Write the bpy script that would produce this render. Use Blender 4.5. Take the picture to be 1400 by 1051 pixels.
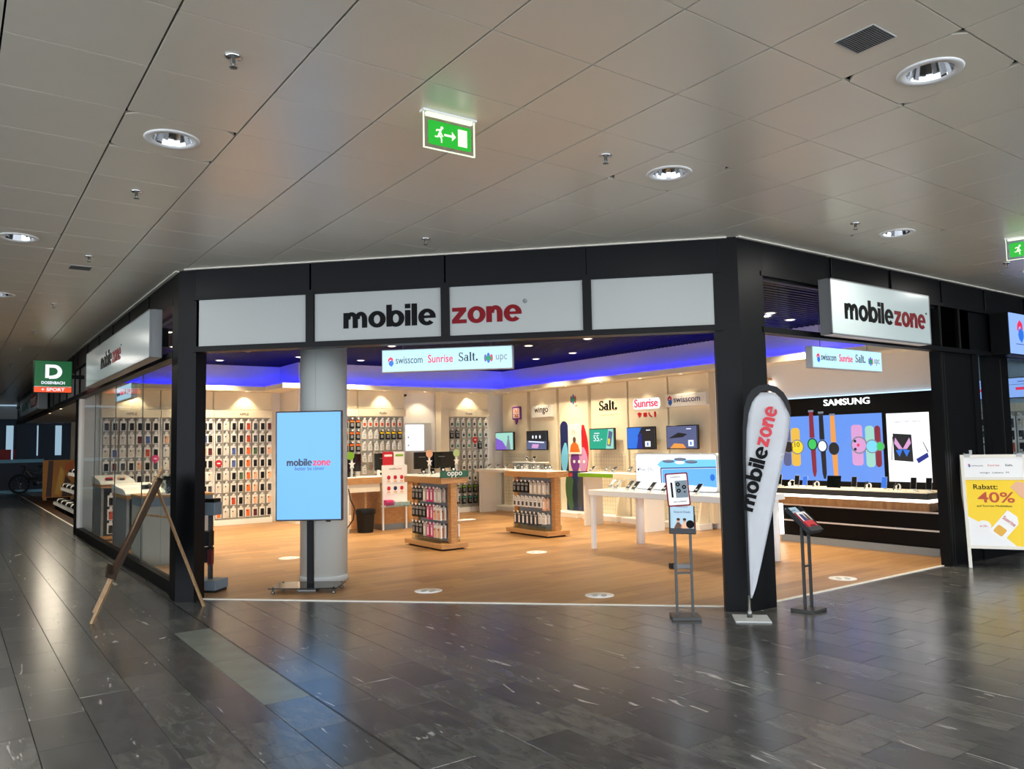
import bpy, bmesh, math, random
from mathutils import Vector, Matrix
random.seed(7)
for _o in list(bpy.data.objects): bpy.data.objects.remove(_o)
SC = bpy.context.scene
COL = SC.collection
R = math.radians
# ---------------------------------------------------------------- camera, world, exposure
CAM_H, FPX, YAW, PIT, ROL = 1.57, 1075.086, R(35.63321), R(4.24986), R(-1.10923)
FW = Vector((math.sin(YAW)*math.cos(PIT), math.cos(YAW)*math.cos(PIT), math.sin(PIT)))
_r = Vector((math.cos(YAW), -math.sin(YAW), 0)); _u = _r.cross(FW)
RT = _r*math.cos(ROL)+_u*math.sin(ROL); UP = _u*math.cos(ROL)-_r*math.sin(ROL)
cam = bpy.data.cameras.new('camera'); cam.sensor_width = 36; cam.sensor_fit = 'HORIZONTAL'
cam.lens = FPX/1400*36; cam.clip_end = 300; cam.clip_start = .05
camo = bpy.data.objects.new('camera', cam); COL.objects.link(camo)
mw = Matrix((RT, UP, -FW)).transposed().to_4x4(); mw.translation = (0, 0, CAM_H); camo.matrix_world = mw
SC.camera = camo
SC.view_settings.view_transform = 'Standard'; SC.view_settings.look = 'None'
SC.view_settings.gamma = 1; SC.view_settings.use_curve_mapping = False
SC.view_settings.exposure = 0.3
wd = bpy.data.worlds.new('daylight'); SC.world = wd; wd.use_nodes = True
wd.node_tree.nodes['Background'].inputs[0].default_value = (.80, .88, 1.0, 1)
wd.node_tree.nodes['Background'].inputs[1].default_value = 4.4
MALL_LAMP, SHOP_LAMP, WASH_LAMP = 14, 30, 3.2      # watts per lamp, used in the lamp builders
def to_px(p):
    v = Vector(p)-Vector((0, 0, CAM_H)); w = v.dot(FW)
    return None if w < .05 else (700+FPX*v.dot(RT)/w, 525.5-FPX*v.dot(UP)/w, w)

# ---------------------------------------------------------------- materials
def lin(c):
    f = lambda v: (v/255/12.92 if v/255 <= .04045 else ((v/255+.055)/1.055)**2.4)
    return (f(c[0]), f(c[1]), f(c[2]), 1)
MATS = {}
def mat(name, c, rough=.5, metal=0, emit=None, es=1.0, vary=.0, vscale=4, bump=0, bscale=200, spec=.5):
    m = bpy.data.materials.new(name); m.use_nodes = True; nt = m.node_tree; n = nt.nodes; b = n['Principled BSDF']
    b.inputs['Roughness'].default_value = rough; b.inputs['Metallic'].default_value = metal
    b.inputs['Specular IOR Level'].default_value = spec
    col = lin(c); b.inputs['Base Color'].default_value = col
    tc = n.new('ShaderNodeTexCoord')
    if vary:
        nz = n.new('ShaderNodeTexNoise'); nz.inputs['Scale'].default_value = vscale; nz.inputs['Detail'].default_value = 4
        nt.links.new(tc.outputs['Object'], nz.inputs['Vector'])
        rp = n.new('ShaderNodeValToRGB'); e = rp.color_ramp.elements
        e[0].position = .3; e[1].position = .7
        e[0].color = tuple(x*(1-vary) for x in col[:3])+(1,); e[1].color = tuple(min(1, x*(1+vary)) for x in col[:3])+(1,)
        nt.links.new(nz.outputs['Fac'], rp.inputs[0]); nt.links.new(rp.outputs[0], b.inputs['Base Color'])
    if bump:
        nb = n.new('ShaderNodeTexNoise'); nb.inputs['Scale'].default_value = bscale
        nt.links.new(tc.outputs['Object'], nb.inputs['Vector'])
        bp = n.new('ShaderNodeBump'); bp.inputs['Strength'].default_value = bump; bp.inputs['Distance'].default_value = .01
        nt.links.new(nb.outputs['Fac'], bp.inputs['Height']); nt.links.new(bp.outputs[0], b.inputs['Normal'])
    if emit:
        b.inputs['Emission Color'].default_value = lin(emit); b.inputs['Emission Strength'].default_value = es
    MATS[name] = m
    return m
def emi(name, c, es=1.0):
    m = mat(name, (8, 8, 8), .35, emit=c, es=es); return m
def wood(name, c1, c2, scale=(1, 1, 1), rough=.45, spec=.4):
    m = mat(name, c1, rough, spec=spec); nt = m.node_tree; n = nt.nodes; b = n['Principled BSDF']
    tc = n.new('ShaderNodeTexCoord'); mp = n.new('ShaderNodeMapping'); mp.inputs['Scale'].default_value = scale
    nz = n.new('ShaderNodeTexNoise'); nz.inputs['Scale'].default_value = 6; nz.inputs['Detail'].default_value = 6; nz.inputs['Distortion'].default_value = .6
    rp = n.new('ShaderNodeValToRGB'); e = rp.color_ramp.elements
    e[0].position = .3; e[1].position = .7; e[0].color = lin(c2); e[1].color = lin(c1)
    nt.links.new(tc.outputs['Object'], mp.inputs[0]); nt.links.new(mp.outputs[0], nz.inputs['Vector'])
    nt.links.new(nz.outputs['Fac'], rp.inputs[0]); nt.links.new(rp.outputs[0], b.inputs['Base Color'])
    return m
def glass(name, tint=(235, 245, 245), base=.04):
    m = bpy.data.materials.new(name); m.use_nodes = True; nt = m.node_tree; n = nt.nodes
    n.remove(n['Principled BSDF']); out = n['Material Output']
    tr = n.new('ShaderNodeBsdfTransparent'); tr.inputs[0].default_value = lin(tint)
    gl = n.new('ShaderNodeBsdfGlossy'); gl.inputs['Roughness'].default_value = .02
    lw = n.new('ShaderNodeLayerWeight'); lw.inputs[0].default_value = .5      # Schlick reflectance of thin glass
    fr = math_node(nt, 'ADD', math_node(nt, 'MULTIPLY', math_node(nt, 'POWER', lw.outputs['Facing'], 5.0), .5), base)
    mx = n.new('ShaderNodeMixShader')
    nt.links.new(fr, mx.inputs[0]); nt.links.new(tr.outputs[0], mx.inputs[1]); nt.links.new(gl.outputs[0], mx.inputs[2])
    nt.links.new(mx.outputs[0], out.inputs[0]); MATS[name] = m
    return m
def math_node(nt, op, a, b=None, c=None):
    x = nt.nodes.new('ShaderNodeMath'); x.operation = op
    for i, v in enumerate((a, b, c)):
        if v is None: continue
        if isinstance(v, (int, float)): x.inputs[i].default_value = v
        else: nt.links.new(v, x.inputs[i])
    return x.outputs[0]
TX0, TW, TY0, TL = 3.703-.298*20, .298, 2.275-.59*20, .59      # floor tile grid
def slate():
    m = mat('slate', (70, 70, 68), .3, spec=.7); nt = m.node_tree; n = nt.nodes; b = n['Principled BSDF']
    g = n.new('ShaderNodeNewGeometry'); sp = n.new('ShaderNodeSeparateXYZ'); nt.links.new(g.outputs['Position'], sp.inputs[0])
    k = math_node(nt, 'FLOOR', math_node(nt, 'DIVIDE', math_node(nt, 'SUBTRACT', sp.outputs[0], TX0), TW))
    off = math_node(nt, 'MULTIPLY', math_node(nt, 'PINGPONG', k, 1.0), .5)
    j = math_node(nt, 'FLOOR', math_node(nt, 'ADD', math_node(nt, 'DIVIDE', math_node(nt, 'SUBTRACT', sp.outputs[1], TY0), TL), off))
    cb = n.new('ShaderNodeCombineXYZ'); nt.links.new(k, cb.inputs[0]); nt.links.new(j, cb.inputs[1])
    wn = n.new('ShaderNodeTexWhiteNoise'); wn.noise_dimensions = '3D'; nt.links.new(cb.outputs[0], wn.inputs['Vector'])
    rp = n.new('ShaderNodeValToRGB'); e = rp.color_ramp.elements
    e[0].color = lin((70, 71, 70)); e[1].color = lin((92, 91, 87)); e.new(.35).color = lin((77, 76, 75)); e.new(.7).color = lin((83, 84, 81))
    nt.links.new(wn.outputs['Value'], rp.inputs[0])
    # cloudy mineral variation, shifted per tile
    ad = n.new('ShaderNodeVectorMath'); ad.operation = 'MULTIPLY_ADD'; ad.inputs[1].default_value = (9, 5, 3)
    nt.links.new(wn.outputs['Color'], ad.inputs[0]); nt.links.new(g.outputs['Position'], ad.inputs[2])
    mp = n.new('ShaderNodeMapping'); mp.inputs['Scale'].default_value = (3.2, 1.0, 1); nt.links.new(ad.outputs[0], mp.inputs[0])
    nz = n.new('ShaderNodeTexNoise'); nz.inputs['Scale'].default_value = 4.0; nz.inputs['Detail'].default_value = 8; nz.inputs['Roughness'].default_value = .65; nz.inputs['Distortion'].default_value = .8
    nt.links.new(mp.outputs[0], nz.inputs['Vector'])
    r2 = n.new('ShaderNodeValToRGB'); r2.color_ramp.elements[0].color = (.58, .58, .58, 1); r2.color_ramp.elements[1].color = (1.36, 1.36, 1.33, 1)
    r2.color_ramp.elements[0].position = .3; r2.color_ramp.elements[1].position = .72
    nt.links.new(nz.outputs['Fac'], r2.inputs[0])
    mm = n.new('ShaderNodeMix'); mm.data_type = 'RGBA'; mm.blend_type = 'MULTIPLY'; mm.inputs['Factor'].default_value = 1
    nt.links.new(rp.outputs[0], mm.inputs['A']); nt.links.new(r2.outputs[0], mm.inputs['B'])
    # thin pale veins
    nv = n.new('ShaderNodeTexNoise'); nv.inputs['Scale'].default_value = 2.1; nv.inputs['Detail'].default_value = 3; nv.inputs['Distortion'].default_value = 1.6
    mp2 = n.new('ShaderNodeMapping'); mp2.inputs['Scale'].default_value = (5.5, .9, 1); mp2.inputs['Rotation'].default_value = (0, 0, .25)
    nt.links.new(ad.outputs[0], mp2.inputs[0]); nt.links.new(mp2.outputs[0], nv.inputs['Vector'])
    r3 = n.new('ShaderNodeValToRGB'); r3.color_ramp.elements[0].position = .675; r3.color_ramp.elements[1].position = .715
    nt.links.new(nv.outputs['Fac'], r3.inputs[0])
    m3 = n.new('ShaderNodeMix'); m3.data_type = 'RGBA'; m3.inputs['B'].default_value = lin((176, 174, 166))
    nt.links.new(math_node(nt, 'MULTIPLY', r3.outputs[0], .75), m3.inputs['Factor']); nt.links.new(mm.outputs['Result'], m3.inputs['A'])
    nt.links.new(m3.outputs['Result'], b.inputs['Base Color'])
    rr = n.new('ShaderNodeMapRange'); rr.inputs['To Min'].default_value = .19; rr.inputs['To Max'].default_value = .27
    nt.links.new(nz.outputs['Fac'], rr.inputs[0]); nt.links.new(rr.outputs[0], b.inputs['Roughness'])
    bp = n.new('ShaderNodeBump'); bp.inputs['Strength'].default_value = .008; bp.inputs['Distance'].default_value = .01
    nt.links.new(nz.outputs['Fac'], bp.inputs['Height']); nt.links.new(bp.outputs[0], b.inputs['Normal'])
def laminate():
    m = mat('laminate', (178, 128, 78), .38); nt = m.node_tree; n = nt.nodes; b = n['Principled BSDF']
    g = n.new('ShaderNodeNewGeometry'); sp = n.new('ShaderNodeSeparateXYZ'); nt.links.new(g.outputs['Position'], sp.inputs[0])
    k = math_node(nt, 'FLOOR', math_node(nt, 'DIVIDE', sp.outputs[1], .19))
    j = math_node(nt, 'FLOOR', math_node(nt, 'ADD', math_node(nt, 'DIVIDE', sp.outputs[0], 1.28), math_node(nt, 'MULTIPLY', k, .37)))
    cb = n.new('ShaderNodeCombineXYZ'); nt.links.new(k, cb.inputs[0]); nt.links.new(j, cb.inputs[1])
    wn = n.new('ShaderNodeTexWhiteNoise'); wn.noise_dimensions = '3D'; nt.links.new(cb.outputs[0], wn.inputs['Vector'])
    ad = n.new('ShaderNodeVectorMath'); ad.operation = 'MULTIPLY_ADD'; ad.inputs[1].default_value = (7, 7, 3)
    nt.links.new(wn.outputs['Color'], ad.inputs[0]); nt.links.new(g.outputs['Position'], ad.inputs[2])
    mp = n.new('ShaderNodeMapping'); mp.inputs['Scale'].default_value = (1.0, 14, 1); nt.links.new(ad.outputs[0], mp.inputs[0])
    nz = n.new('ShaderNodeTexNoise'); nz.inputs['Scale'].default_value = 2; nz.inputs['Detail'].default_value = 5
    nt.links.new(mp.outputs[0], nz.inputs['Vector'])
    rp = n.new('ShaderNodeValToRGB'); e = rp.color_ramp.elements
    e[0].position = .25; e[1].position = .75; e[0].color = lin((146, 106, 66)); e[1].color = lin((188, 143, 93))
    f = math_node(nt, 'ADD', math_node(nt, 'MULTIPLY', nz.outputs['Fac'], .7), math_node(nt, 'MULTIPLY', wn.outputs['Value'], .3))
    nt.links.new(f, rp.inputs[0])
    fr = math_node(nt, 'FRACT', math_node(nt, 'DIVIDE', sp.outputs[1], .19))
    seam = math_node(nt, 'LESS_THAN', fr, .035)
    m3 = n.new('ShaderNodeMix'); m3.data_type = 'RGBA'; m3.inputs['B'].default_value = lin((105, 70, 42))
    nt.links.new(math_node(nt, 'MULTIPLY', seam, .6), m3.inputs['Factor']); nt.links.new(rp.outputs[0], m3.inputs['A'])
    nt.links.new(m3.outputs['Result'], b.inputs['Base Color'])
slate(); laminate()
mat('grout', (45, 45, 44), .9); mat('pale_slate', (112, 118, 108), .33, vary=.18, vscale=5, bump=.05, bscale=20)
mat('ceil_tile', (230, 222, 203), .33, 0.15, vary=.03, vscale=1.2, spec=.9); mat('void', (22, 22, 22), .9)
mat('black_metal', (8, 9, 10), .45, spec=.15); mat('black_panel', (8, 9, 11), .4, spec=.15); mat('charcoal', (38, 40, 43), .5)
mat('seam_metal', (70, 68, 64), .35, .8); mat('stand_steel', (74, 74, 72), .4, .6); mat('steel', (120, 120, 116), .3, .9); mat('chrome', (215, 215, 215), .06, 1)
mat('white_trim', (226, 220, 205), .5); mat('cream', (236, 224, 196), .6, vary=.03); mat('white', (240, 238, 232), .45)
mat('cove_wall', (238, 234, 228), .6)
mat('panel_white', (168, 171, 167), .4, spec=.3); mat('sign_white', (192, 204, 201), .22); mat('sign_side', (120, 122, 122), .4, .3)
mat('shop_ceil', (9, 9, 11), .6, vary=.25, vscale=30, spec=.2); mat('soffit', (236, 228, 210), .6)
mat('peg_grey', (176, 172, 160), .6); mat('peg_cream', (226, 216, 190), .6); mat('col_paint', (206, 208, 200), .42)
mat('tv_bezel', (12, 12, 14), .25); mat('dark_glass', (10, 14, 14), .05, spec=.8)
mat('red', (196, 24, 40), .45); mat('dark_red', (118, 4, 16), .45, spec=.15); mat('ink', (5, 5, 6), .5, spec=.1); mat('ink_blue', (20, 35, 95), .45)
mat('green_oppo', (20, 84, 52), .4); mat('lime', (120, 172, 30), .5); mat('pale_green', (178, 205, 140), .5)
mat('orange', (232, 108, 30), .5); mat('pink', (222, 60, 130), .5); mat('peach', (232, 178, 140), .5); mat('yellow', (246, 206, 16), .45)
mat('purple', (116, 52, 140), .5); mat('blue', (50, 100, 190), .5); mat('teal', (60, 150, 130), .5); mat('maroon', (92, 26, 30), .5)
mat('grey', (128, 132, 134), .5); mat('light_grey', (190, 192, 190), .5); mat('blue_grey', (112, 126, 136), .5)
mat('case_black', (14, 15, 17), .45, spec=.25); mat('case_dark', (58, 64, 72), .4); mat('case_green', (62, 96, 60), .5); mat('case_blue', (72, 96, 160), .5)
mat('case_red', (190, 70, 34), .5); mat('clear_case', (214, 206, 190), .3); mat('gold', (214, 160, 50), .4, .2)
mat('skin', (205, 150, 120), .6); mat('brown', (96, 62, 42), .6); mat('leather', (70, 48, 34), .6, spec=.1)
mat('perforated', (70, 70, 68), .6); mat('rubber', (16, 16, 16), .8); mat('wall_dark', (30, 34, 38), .5); mat('navy', (14, 38, 56), .5)
mat('dosen_green', (10, 84, 44), .4, emit=(8, 92, 44), es=.5); mat('dosen_orange', (226, 78, 30), .4, emit=(230, 80, 30), es=.6)
mat('sail', (236, 239, 242), .7, vary=.03, vscale=6); mat('paper', (236, 234, 230), .5); mat('acrylic_grey', (150, 160, 165), .2)
mat('sky_poster', (170, 198, 212), .35); mat('next_wall', (190, 214, 230), .6)
wood('oak', (202, 152, 96), (166, 116, 66), (2, 2, 12)); wood('oak_dark', (150, 112, 74), (118, 84, 54), (3, 3, 1)); wood('oak_x', (205, 156, 100), (168, 118, 68), (1, 12, 12))
wood('grey_wood', (62, 50, 38), (40, 32, 25), (8, 8, 1), .7, .08); wood('easel_wood', (168, 134, 92), (128, 98, 64), (8, 8, 1))
glass('pane', (248, 251, 251)); glass('acrylic', (225, 235, 235)); glass('smoked', (70, 76, 78))
emi('led_blue', (6, 4, 255), 30); emi('lamp_warm', (255, 232, 196), 9); emi('lamp_cool', (150, 200, 255), 1.6); emi('led_white', (255, 250, 240), 3.5)
emi('led_ice', (190, 225, 255), 1.6)
emi('screen_blue', (104, 178, 250), 1.0); emi('screen_sam', (96, 142, 226), 1.0); emi('screen_white', (250, 252, 255), 1.1); emi('box_cyan', (190, 232, 252), 1.0)
emi('exit_green', (20, 190, 40), .8); emi('exit_glow', (240, 255, 215), 1.1); emi('glow_white', (255, 255, 255), 1.7)
emi('p_ink', (14, 18, 40), 1.0); emi('p_red', (226, 44, 84), 1.0); emi('p_blue', (40, 110, 215), 1.0); emi('p_dkblue', (24, 40, 130), 1.0); emi('p_sky', (120, 205, 245), 1.0)
emi('p_green', (30, 150, 110), 1.0); emi('p_purple', (120, 86, 190), 1.0); emi('p_grey', (120, 126, 140), 1.0); emi('p_orange', (226, 150, 70), 1.0); emi('p_yellow', (232, 205, 50), 1.0)
emi('p_pink', (206, 150, 200), 1.0); emi('p_maroon', (128, 40, 56), 1.0); emi('p_lime', (60, 190, 90), 1.0); emi('p_gold', (222, 176, 70), 1.0); emi('p_white', (230, 236, 246), 1.0)
emi('p_dark', (26, 28, 34), 1.0); emi('p_mint', (150, 205, 190), 1.0); emi('p_slate', (84, 92, 130), 1.0); emi('p_teal', (26, 160, 130), 1.0)
emi('day_window', (170, 205, 228), .6); mat('ice_line', (120, 190, 215), .4); emi('swiss_box', (140, 176, 246), 1.0)
mat('poster_orange', (214, 136, 30), .5); mat('poster_dark', (80, 42, 14), .5)
mat('green', (30, 150, 110), .5); mat('sky', (120, 205, 245), .5); mat('rose', (206, 150, 200), .5)

# ---------------------------------------------------------------- mesh helpers
def link(name, me, parent=None, loc=(0, 0, 0), rot=(0, 0, 0)):
    o = bpy.data.objects.new(name, me); COL.objects.link(o); o.location = loc; o.rotation_euler = rot
    if parent is not None: o.parent = parent
    return o
def tag(o, label=None, cat=None, group=None, kind=None):
    if label: o['label'] = label
    if cat: o['category'] = cat
    if group: o['group'] = group
    if kind: o['kind'] = kind
    return o
def thing(name, label, cat, loc=(0, 0, 0), deg=0, group=None):
    return tag(link(name, None, None, loc, (0, 0, R(deg))), label, cat, group)
def bbox(bm, x0, x1, y0, y1, z0, z1):
    v = [bm.verts.new(p) for p in ((x0, y0, z0), (x1, y0, z0), (x1, y1, z0), (x0, y1, z0), (x0, y0, z1), (x1, y0, z1), (x1, y1, z1), (x0, y1, z1))]
    for f in ((3, 2, 1, 0), (4, 5, 6, 7), (0, 1, 5, 4), (1, 2, 6, 5), (2, 3, 7, 6), (3, 0, 4, 7)): bm.faces.new([v[i] for i in f])
def done(bm, m, smooth=False):
    bmesh.ops.recalc_face_normals(bm, faces=bm.faces)
    me = bpy.data.meshes.new('m'); bm.to_mesh(me); bm.free(); me.materials.append(MATS[m])
    if smooth:
        for p in me.polygons: p.use_smooth = True
    return me
def box_me(m, boxes, bev=0):
    bm = bmesh.new()
    for b in boxes: bbox(bm, *b)
    if bev: bmesh.ops.bevel(bm, geom=list(bm.edges), offset=bev, segments=1, affect='EDGES', profile=.5)
    return done(bm, m)
def B(parent, name, m, *boxes, bev=0, label=None, loc=(0, 0, 0), rot=(0, 0, 0)):
    o = link(name, box_me(m, boxes, bev), parent, loc, rot)
    if label: o['label'] = label
    return o
def BS(parent, name, m, *boxes, bev=0):
    return [B(parent, name, m, b, bev=bev) for b in boxes]
def prism_bm(bm, pts, a, b, axis='y'):
    f = {'y': lambda p, d: (p[0], d, p[1]), 'z': lambda p, d: (p[0], p[1], d), 'x': lambda p, d: (d, p[0], p[1])}[axis]
    lo = [bm.verts.new(f(p, a)) for p in pts]; hi = [bm.verts.new(f(p, b)) for p in pts]; n = len(pts)
    bm.faces.new(lo); bm.faces.new(hi[::-1])
    for i in range(n): bm.faces.new((lo[i], hi[i], hi[(i+1) % n], lo[(i+1) % n]))
def poly_me(m, pts, a, b, axis='y', smooth=False):
    bm = bmesh.new(); prism_bm(bm, pts, a, b, axis); return done(bm, m, smooth)
def Pl(parent, name, m, pts, a, b, axis='y', label=None, loc=(0, 0, 0), rot=(0, 0, 0)):
    o = link(name, poly_me(m, pts, a, b, axis), parent, loc, rot)
    if label: o['label'] = label
    return o
def ell(cx, cy, rx, ry, n=24, a0=0): return [(cx+rx*math.cos(a0+2*math.pi*i/n), cy+ry*math.sin(a0+2*math.pi*i/n)) for i in range(n)]
def rr(x0, x1, z0, z1, r, n=5):
    o = []
    for cx, cz, a in ((x1-r, z1-r, 0), (x0+r, z1-r, 90), (x0+r, z0+r, 180), (x1-r, z0+r, 270)):
        for i in range(n+1): t = R(a+90*i/n); o.append((cx+r*math.cos(t), cz+r*math.sin(t)))
    return o
def lathe_me(m, prof, n=24, smooth=True):
    bm = bmesh.new(); rings = []
    for r, z in prof: rings.append([bm.verts.new((r*math.cos(2*math.pi*i/n), r*math.sin(2*math.pi*i/n), z)) for i in range(n)] if r > 1e-5 else [bm.verts.new((0, 0, z))])
    for a, b in zip(rings, rings[1:]):
        for i in range(n):
            j = (i+1) % n
            if len(a) == 1 and len(b) == 1: continue
            if len(a) == 1: bm.faces.new((a[0], b[i], b[j]))
            elif len(b) == 1: bm.faces.new((a[i], a[j], b[0]))
            else: bm.faces.new((a[i], a[j], b[j], b[i]))
    return done(bm, m, smooth)
def L(parent, name, m, prof, loc=(0, 0, 0), n=24, smooth=True, rot=(0, 0, 0)):
    return link(name, lathe_me(m, prof, n, smooth), parent, loc, rot)
def tube_me(m, pts, r, n=8):
    bm = bmesh.new(); pts = [Vector(p) for p in pts]; rings = []
    for i, p in enumerate(pts):
        d = (pts[min(i+1, len(pts)-1)]-pts[max(i-1, 0)]).normalized()
        a = d.cross(Vector((0, 0, 1)) if abs(d.z) < .9 else Vector((1, 0, 0))).normalized(); b = d.cross(a)
        rings.append([bm.verts.new(p+(a*math.cos(2*math.pi*k/n)+b*math.sin(2*math.pi*k/n))*r) for k in range(n)])
    for a, b in zip(rings, rings[1:]):
        for k in range(n): bm.faces.new((a[k], a[(k+1) % n], b[(k+1) % n], b[k]))
    bm.faces.new(rings[0]); bm.faces.new(rings[-1][::-1])
    return done(bm, m, n > 4)
def T(parent, name, m, pts, r, n=8): return link(name, tube_me(m, pts, r, n), parent)
def beam_me(m, p, q, w, t):            # square bar from p to q
    return tube_me(m, (p, q), w*.7071, 4)
def text_me(s, m, width=None, height=None, bold=0, ext=.004, shear=0, spacing=1.0):
    cu = bpy.data.curves.new('t', 'FONT'); cu.body = s; cu.size = 1; cu.offset = bold; cu.extrude = .01; cu.resolution_u = 3
    cu.align_x = 'CENTER'; cu.shear = shear; cu.space_character = spacing
    ob = bpy.data.objects.new('t', cu); COL.objects.link(ob)
    dg = bpy.context.evaluated_depsgraph_get(); dg.update()
    me = bpy.data.meshes.new_from_object(ob.evaluated_get(dg)); bpy.data.objects.remove(ob)
    xs = [v.co.x for v in me.vertices]; ys = [v.co.y for v in me.vertices]
    x0, x1 = min(xs), max(xs); sy = 1.0
    sx = width/(x1-x0) if width else None
    if height: sy = height/.73      # height = ascender / capital height
    else: sy = sx
    if sx is None: sx = sy
    for v in me.vertices:
        x, y, z = v.co; v.co = ((x-(x0+x1)/2)*sx, -z*ext/.01, y*sy)
    me.materials.clear(); me.materials.append(MATS[m]); me.update()
    return me
def X(parent, s, m, loc, width=None, height=None, bold=0, ext=.004, name='lettering', shear=0, spacing=1.0, rot=(0, 0, 0)):
    return link(name, text_me(s, m, width, height, bold, ext, shear, spacing), parent, loc, rot)
def ring_q(cx, cz, rx, rz, tx, tz, a0=0, a1=360, n=26):
    P = lambda a, f: (cx+(rx-f*tx)*math.cos(R(a)), cz+(rz-f*tz)*math.sin(R(a)))
    aa = [a0+(a1-a0)*i/n for i in range(n+1)]
    return [[P(a, 0), P(b, 0), P(b, 1), P(a, 1)] for a, b in zip(aa, aa[1:])]
def rq(x0, x1, z0, z1): return [[(x0, z0), (x1, z0), (x1, z1), (x0, z1)]]
HEAVY = {'o': (ring_q(.55, .49, .55, .52, .35, .25), 1.14), 'l': (rq(0, .34, 0, 1.36), .41), 'i': (rq(0, .34, 0, .97)+rq(0, .34, 1.08, 1.36), .41),
         'b': (rq(0, .34, 0, 1.36)+ring_q(.59, .49, .53, .52, .34, .25), 1.16), 'n': (rq(0, .34, 0, .97)+rq(.64, .98, 0, .56)+ring_q(.56, .55, .42, .46, .34, .26, 0, 180, 14), 1.05),
         'm': (rq(0, .33, 0, .97)+rq(.59, .92, 0, .56)+rq(1.18, 1.51, 0, .56)+ring_q(.52, .55, .40, .46, .33, .25, 0, 180, 14)+ring_q(1.11, .55, .40, .46, .33, .25, 0, 180, 14), 1.58),
         'e': (ring_q(.54, .49, .54, .52, .34, .235, 0, 318)+rq(.15, 1.07, .42, .585), 1.12), 'z': (rq(.02, .88, .73, .97)+rq(0, .9, 0, .24)+[[(0, .22), (.42, .22), (.88, .75), (.46, .75)]], .95)}
# high-contrast serif letters: S a j(= l with serifs) t .
HEAVY.update({'S': (ring_q(.41, 1.0, .36, .37, .18, .11, 25, 245)+ring_q(.43, .36, .43, .37, .20, .11, -165, 70)+[[(.06, .92), (.22, .66), (.62, .48), (.84, .42), (.70, .66), (.30, .84)]]+rq(.70, .76, 1.0, 1.34)+rq(.0, .06, .02, .38), .98),
              'a': (ring_q(.36, .30, .36, .31, .21, .10)+rq(.52, .76, .05, .72)+ring_q(.44, .68, .32, .29, .23, .08, 0, 165)+rq(.6, .88, 0, .06), .95),
              'j': (rq(.1, .36, 0, 1.36)+rq(0, .46, 0, .06)+rq(0, .3, 1.3, 1.36), .52), 't': (rq(.12, .38, .14, 1.2)+rq(0, .58, .86, .94)+ring_q(.42, .22, .3, .22, .24, .08, 180, 320, 10), .68), '.': (ring_q(.17, .16, .17, .17, .165, .165), .36)})
def heavy_me(s, m, width, height, ext, shear=0):
    bm = bmesh.new(); x = 0; qs = []
    for ch in s:
        q, adv = HEAVY[ch]; qs += [[(x+a+shear*b, b) for a, b in p] for p in q]; x += adv
    W = max(p[0] for q in qs for p in q); k = width/W; kz = height/1.36
    for i, q in enumerate(qs): prism_bm(bm, [((a-W/2)*k, b*kz) for a, b in q], -ext*(1+.012*(i % 40)), 0)
    return done(bm, m)
def H(parent, s, m, loc, width, height, ext=.003, rot=(0, 0, 0), shear=0):
    return link('lettering', heavy_me(s, m, width, height, ext, shear), parent, loc, rot)
def struct(o, label=None): o['kind'] = 'structure'; (label and o.__setitem__('label', label)); return o
def light(parent, kind, loc, power, color, size=.15, spot=None, blend=.6, rot=(0, 0, 0), spread=None, name='lamp'):
    l = bpy.data.lights.new(name, kind); l.energy = power; l.color = color
    if kind == 'AREA':
        l.shape = 'DISK'; l.size = size
        if spread: l.spread = R(spread)
    else: l.shadow_soft_size = size
    if spot: l.spot_size = R(spot); l.spot_blend = blend
    o = bpy.data.objects.new(name, l); COL.objects.link(o); o.location = loc; o.rotation_euler = rot
    if parent is not None: o.parent = parent
    return o
# ================================================================ SETTING
HC = 3.46
def in_shop(x, y, pad=0): return x > 2.0+pad and y > 4.72+pad and x+y > 10.75+pad*1.4
# ---- mall floor: slate tiles laid in staggered rows, recessed joints
fl = struct(B(None, 'floor', 'grout', (-9, 24, -8, 62, -.05, -.008)), 'dark grey slate tile floor of the shopping concourse')
JG = .0018
tiles = []
for k in range(-22, 62):
    x0 = TX0+TW*k
    if x0 > 17 or x0 < -6: continue
    off = .5*(k % 2)
    for j in range(-6, 90):
        y0 = TY0+TL*(j-off)
        cx, cy = x0+TW/2, y0+TL/2
        if in_shop(cx, cy, .45): continue
        if cx > 2.6 and cy > 17: continue
        if cy < -5 or (cx < -4 and cy > 20): continue
        tiles.append((x0, y0))
def area_px(c, w, l, z):
    q = [to_px((c[0]+a, c[1]+b, z)) for a, b in ((0, 0), (w, 0), (w, l), (0, l))]
    if any(p is None for p in q): return 0
    mx = sum(p[0] for p in q)/4; my = sum(p[1] for p in q)/4
    if not (-30 < mx < 1430 and -20 < my < 1070): return 0
    return abs(sum(q[i][0]*q[(i+1) % 4][1]-q[(i+1) % 4][0]*q[i][1] for i in range(4)))/2
tiles.sort(key=lambda t: -area_px(t, TW, TL, 0))
DR = 1.672                                   # wider movement joint running along the concourse
def tile_boxes(t): return (JG, TW-JG, JG, TL-JG, -.02, 0)
me_t = box_me('slate', [(JG, TW-JG, JG, TL-JG, -.02, 0)], .0012)
me_p = box_me('pale_slate', [(JG, TW-JG, JG, TL-JG, -.02, 0)], .0012)
bm = bmesh.new()
for i, t in enumerate(tiles):
    pale = abs(t[0]-(TX0+TW*13)) < .01 and 4.6 < t[1] < 7.0
    if i < 300: link('stone_tile', me_p if pale else me_t, fl, (t[0], t[1], 0))
    else: bbox(bm, t[0]+JG, t[0]+TW-JG, t[1]+JG, t[1]+TL-JG, -.02, 0)
o = link('stone_tile_field', done(bm, 'slate'), fl); o['kind'] = 'stuff'
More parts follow.
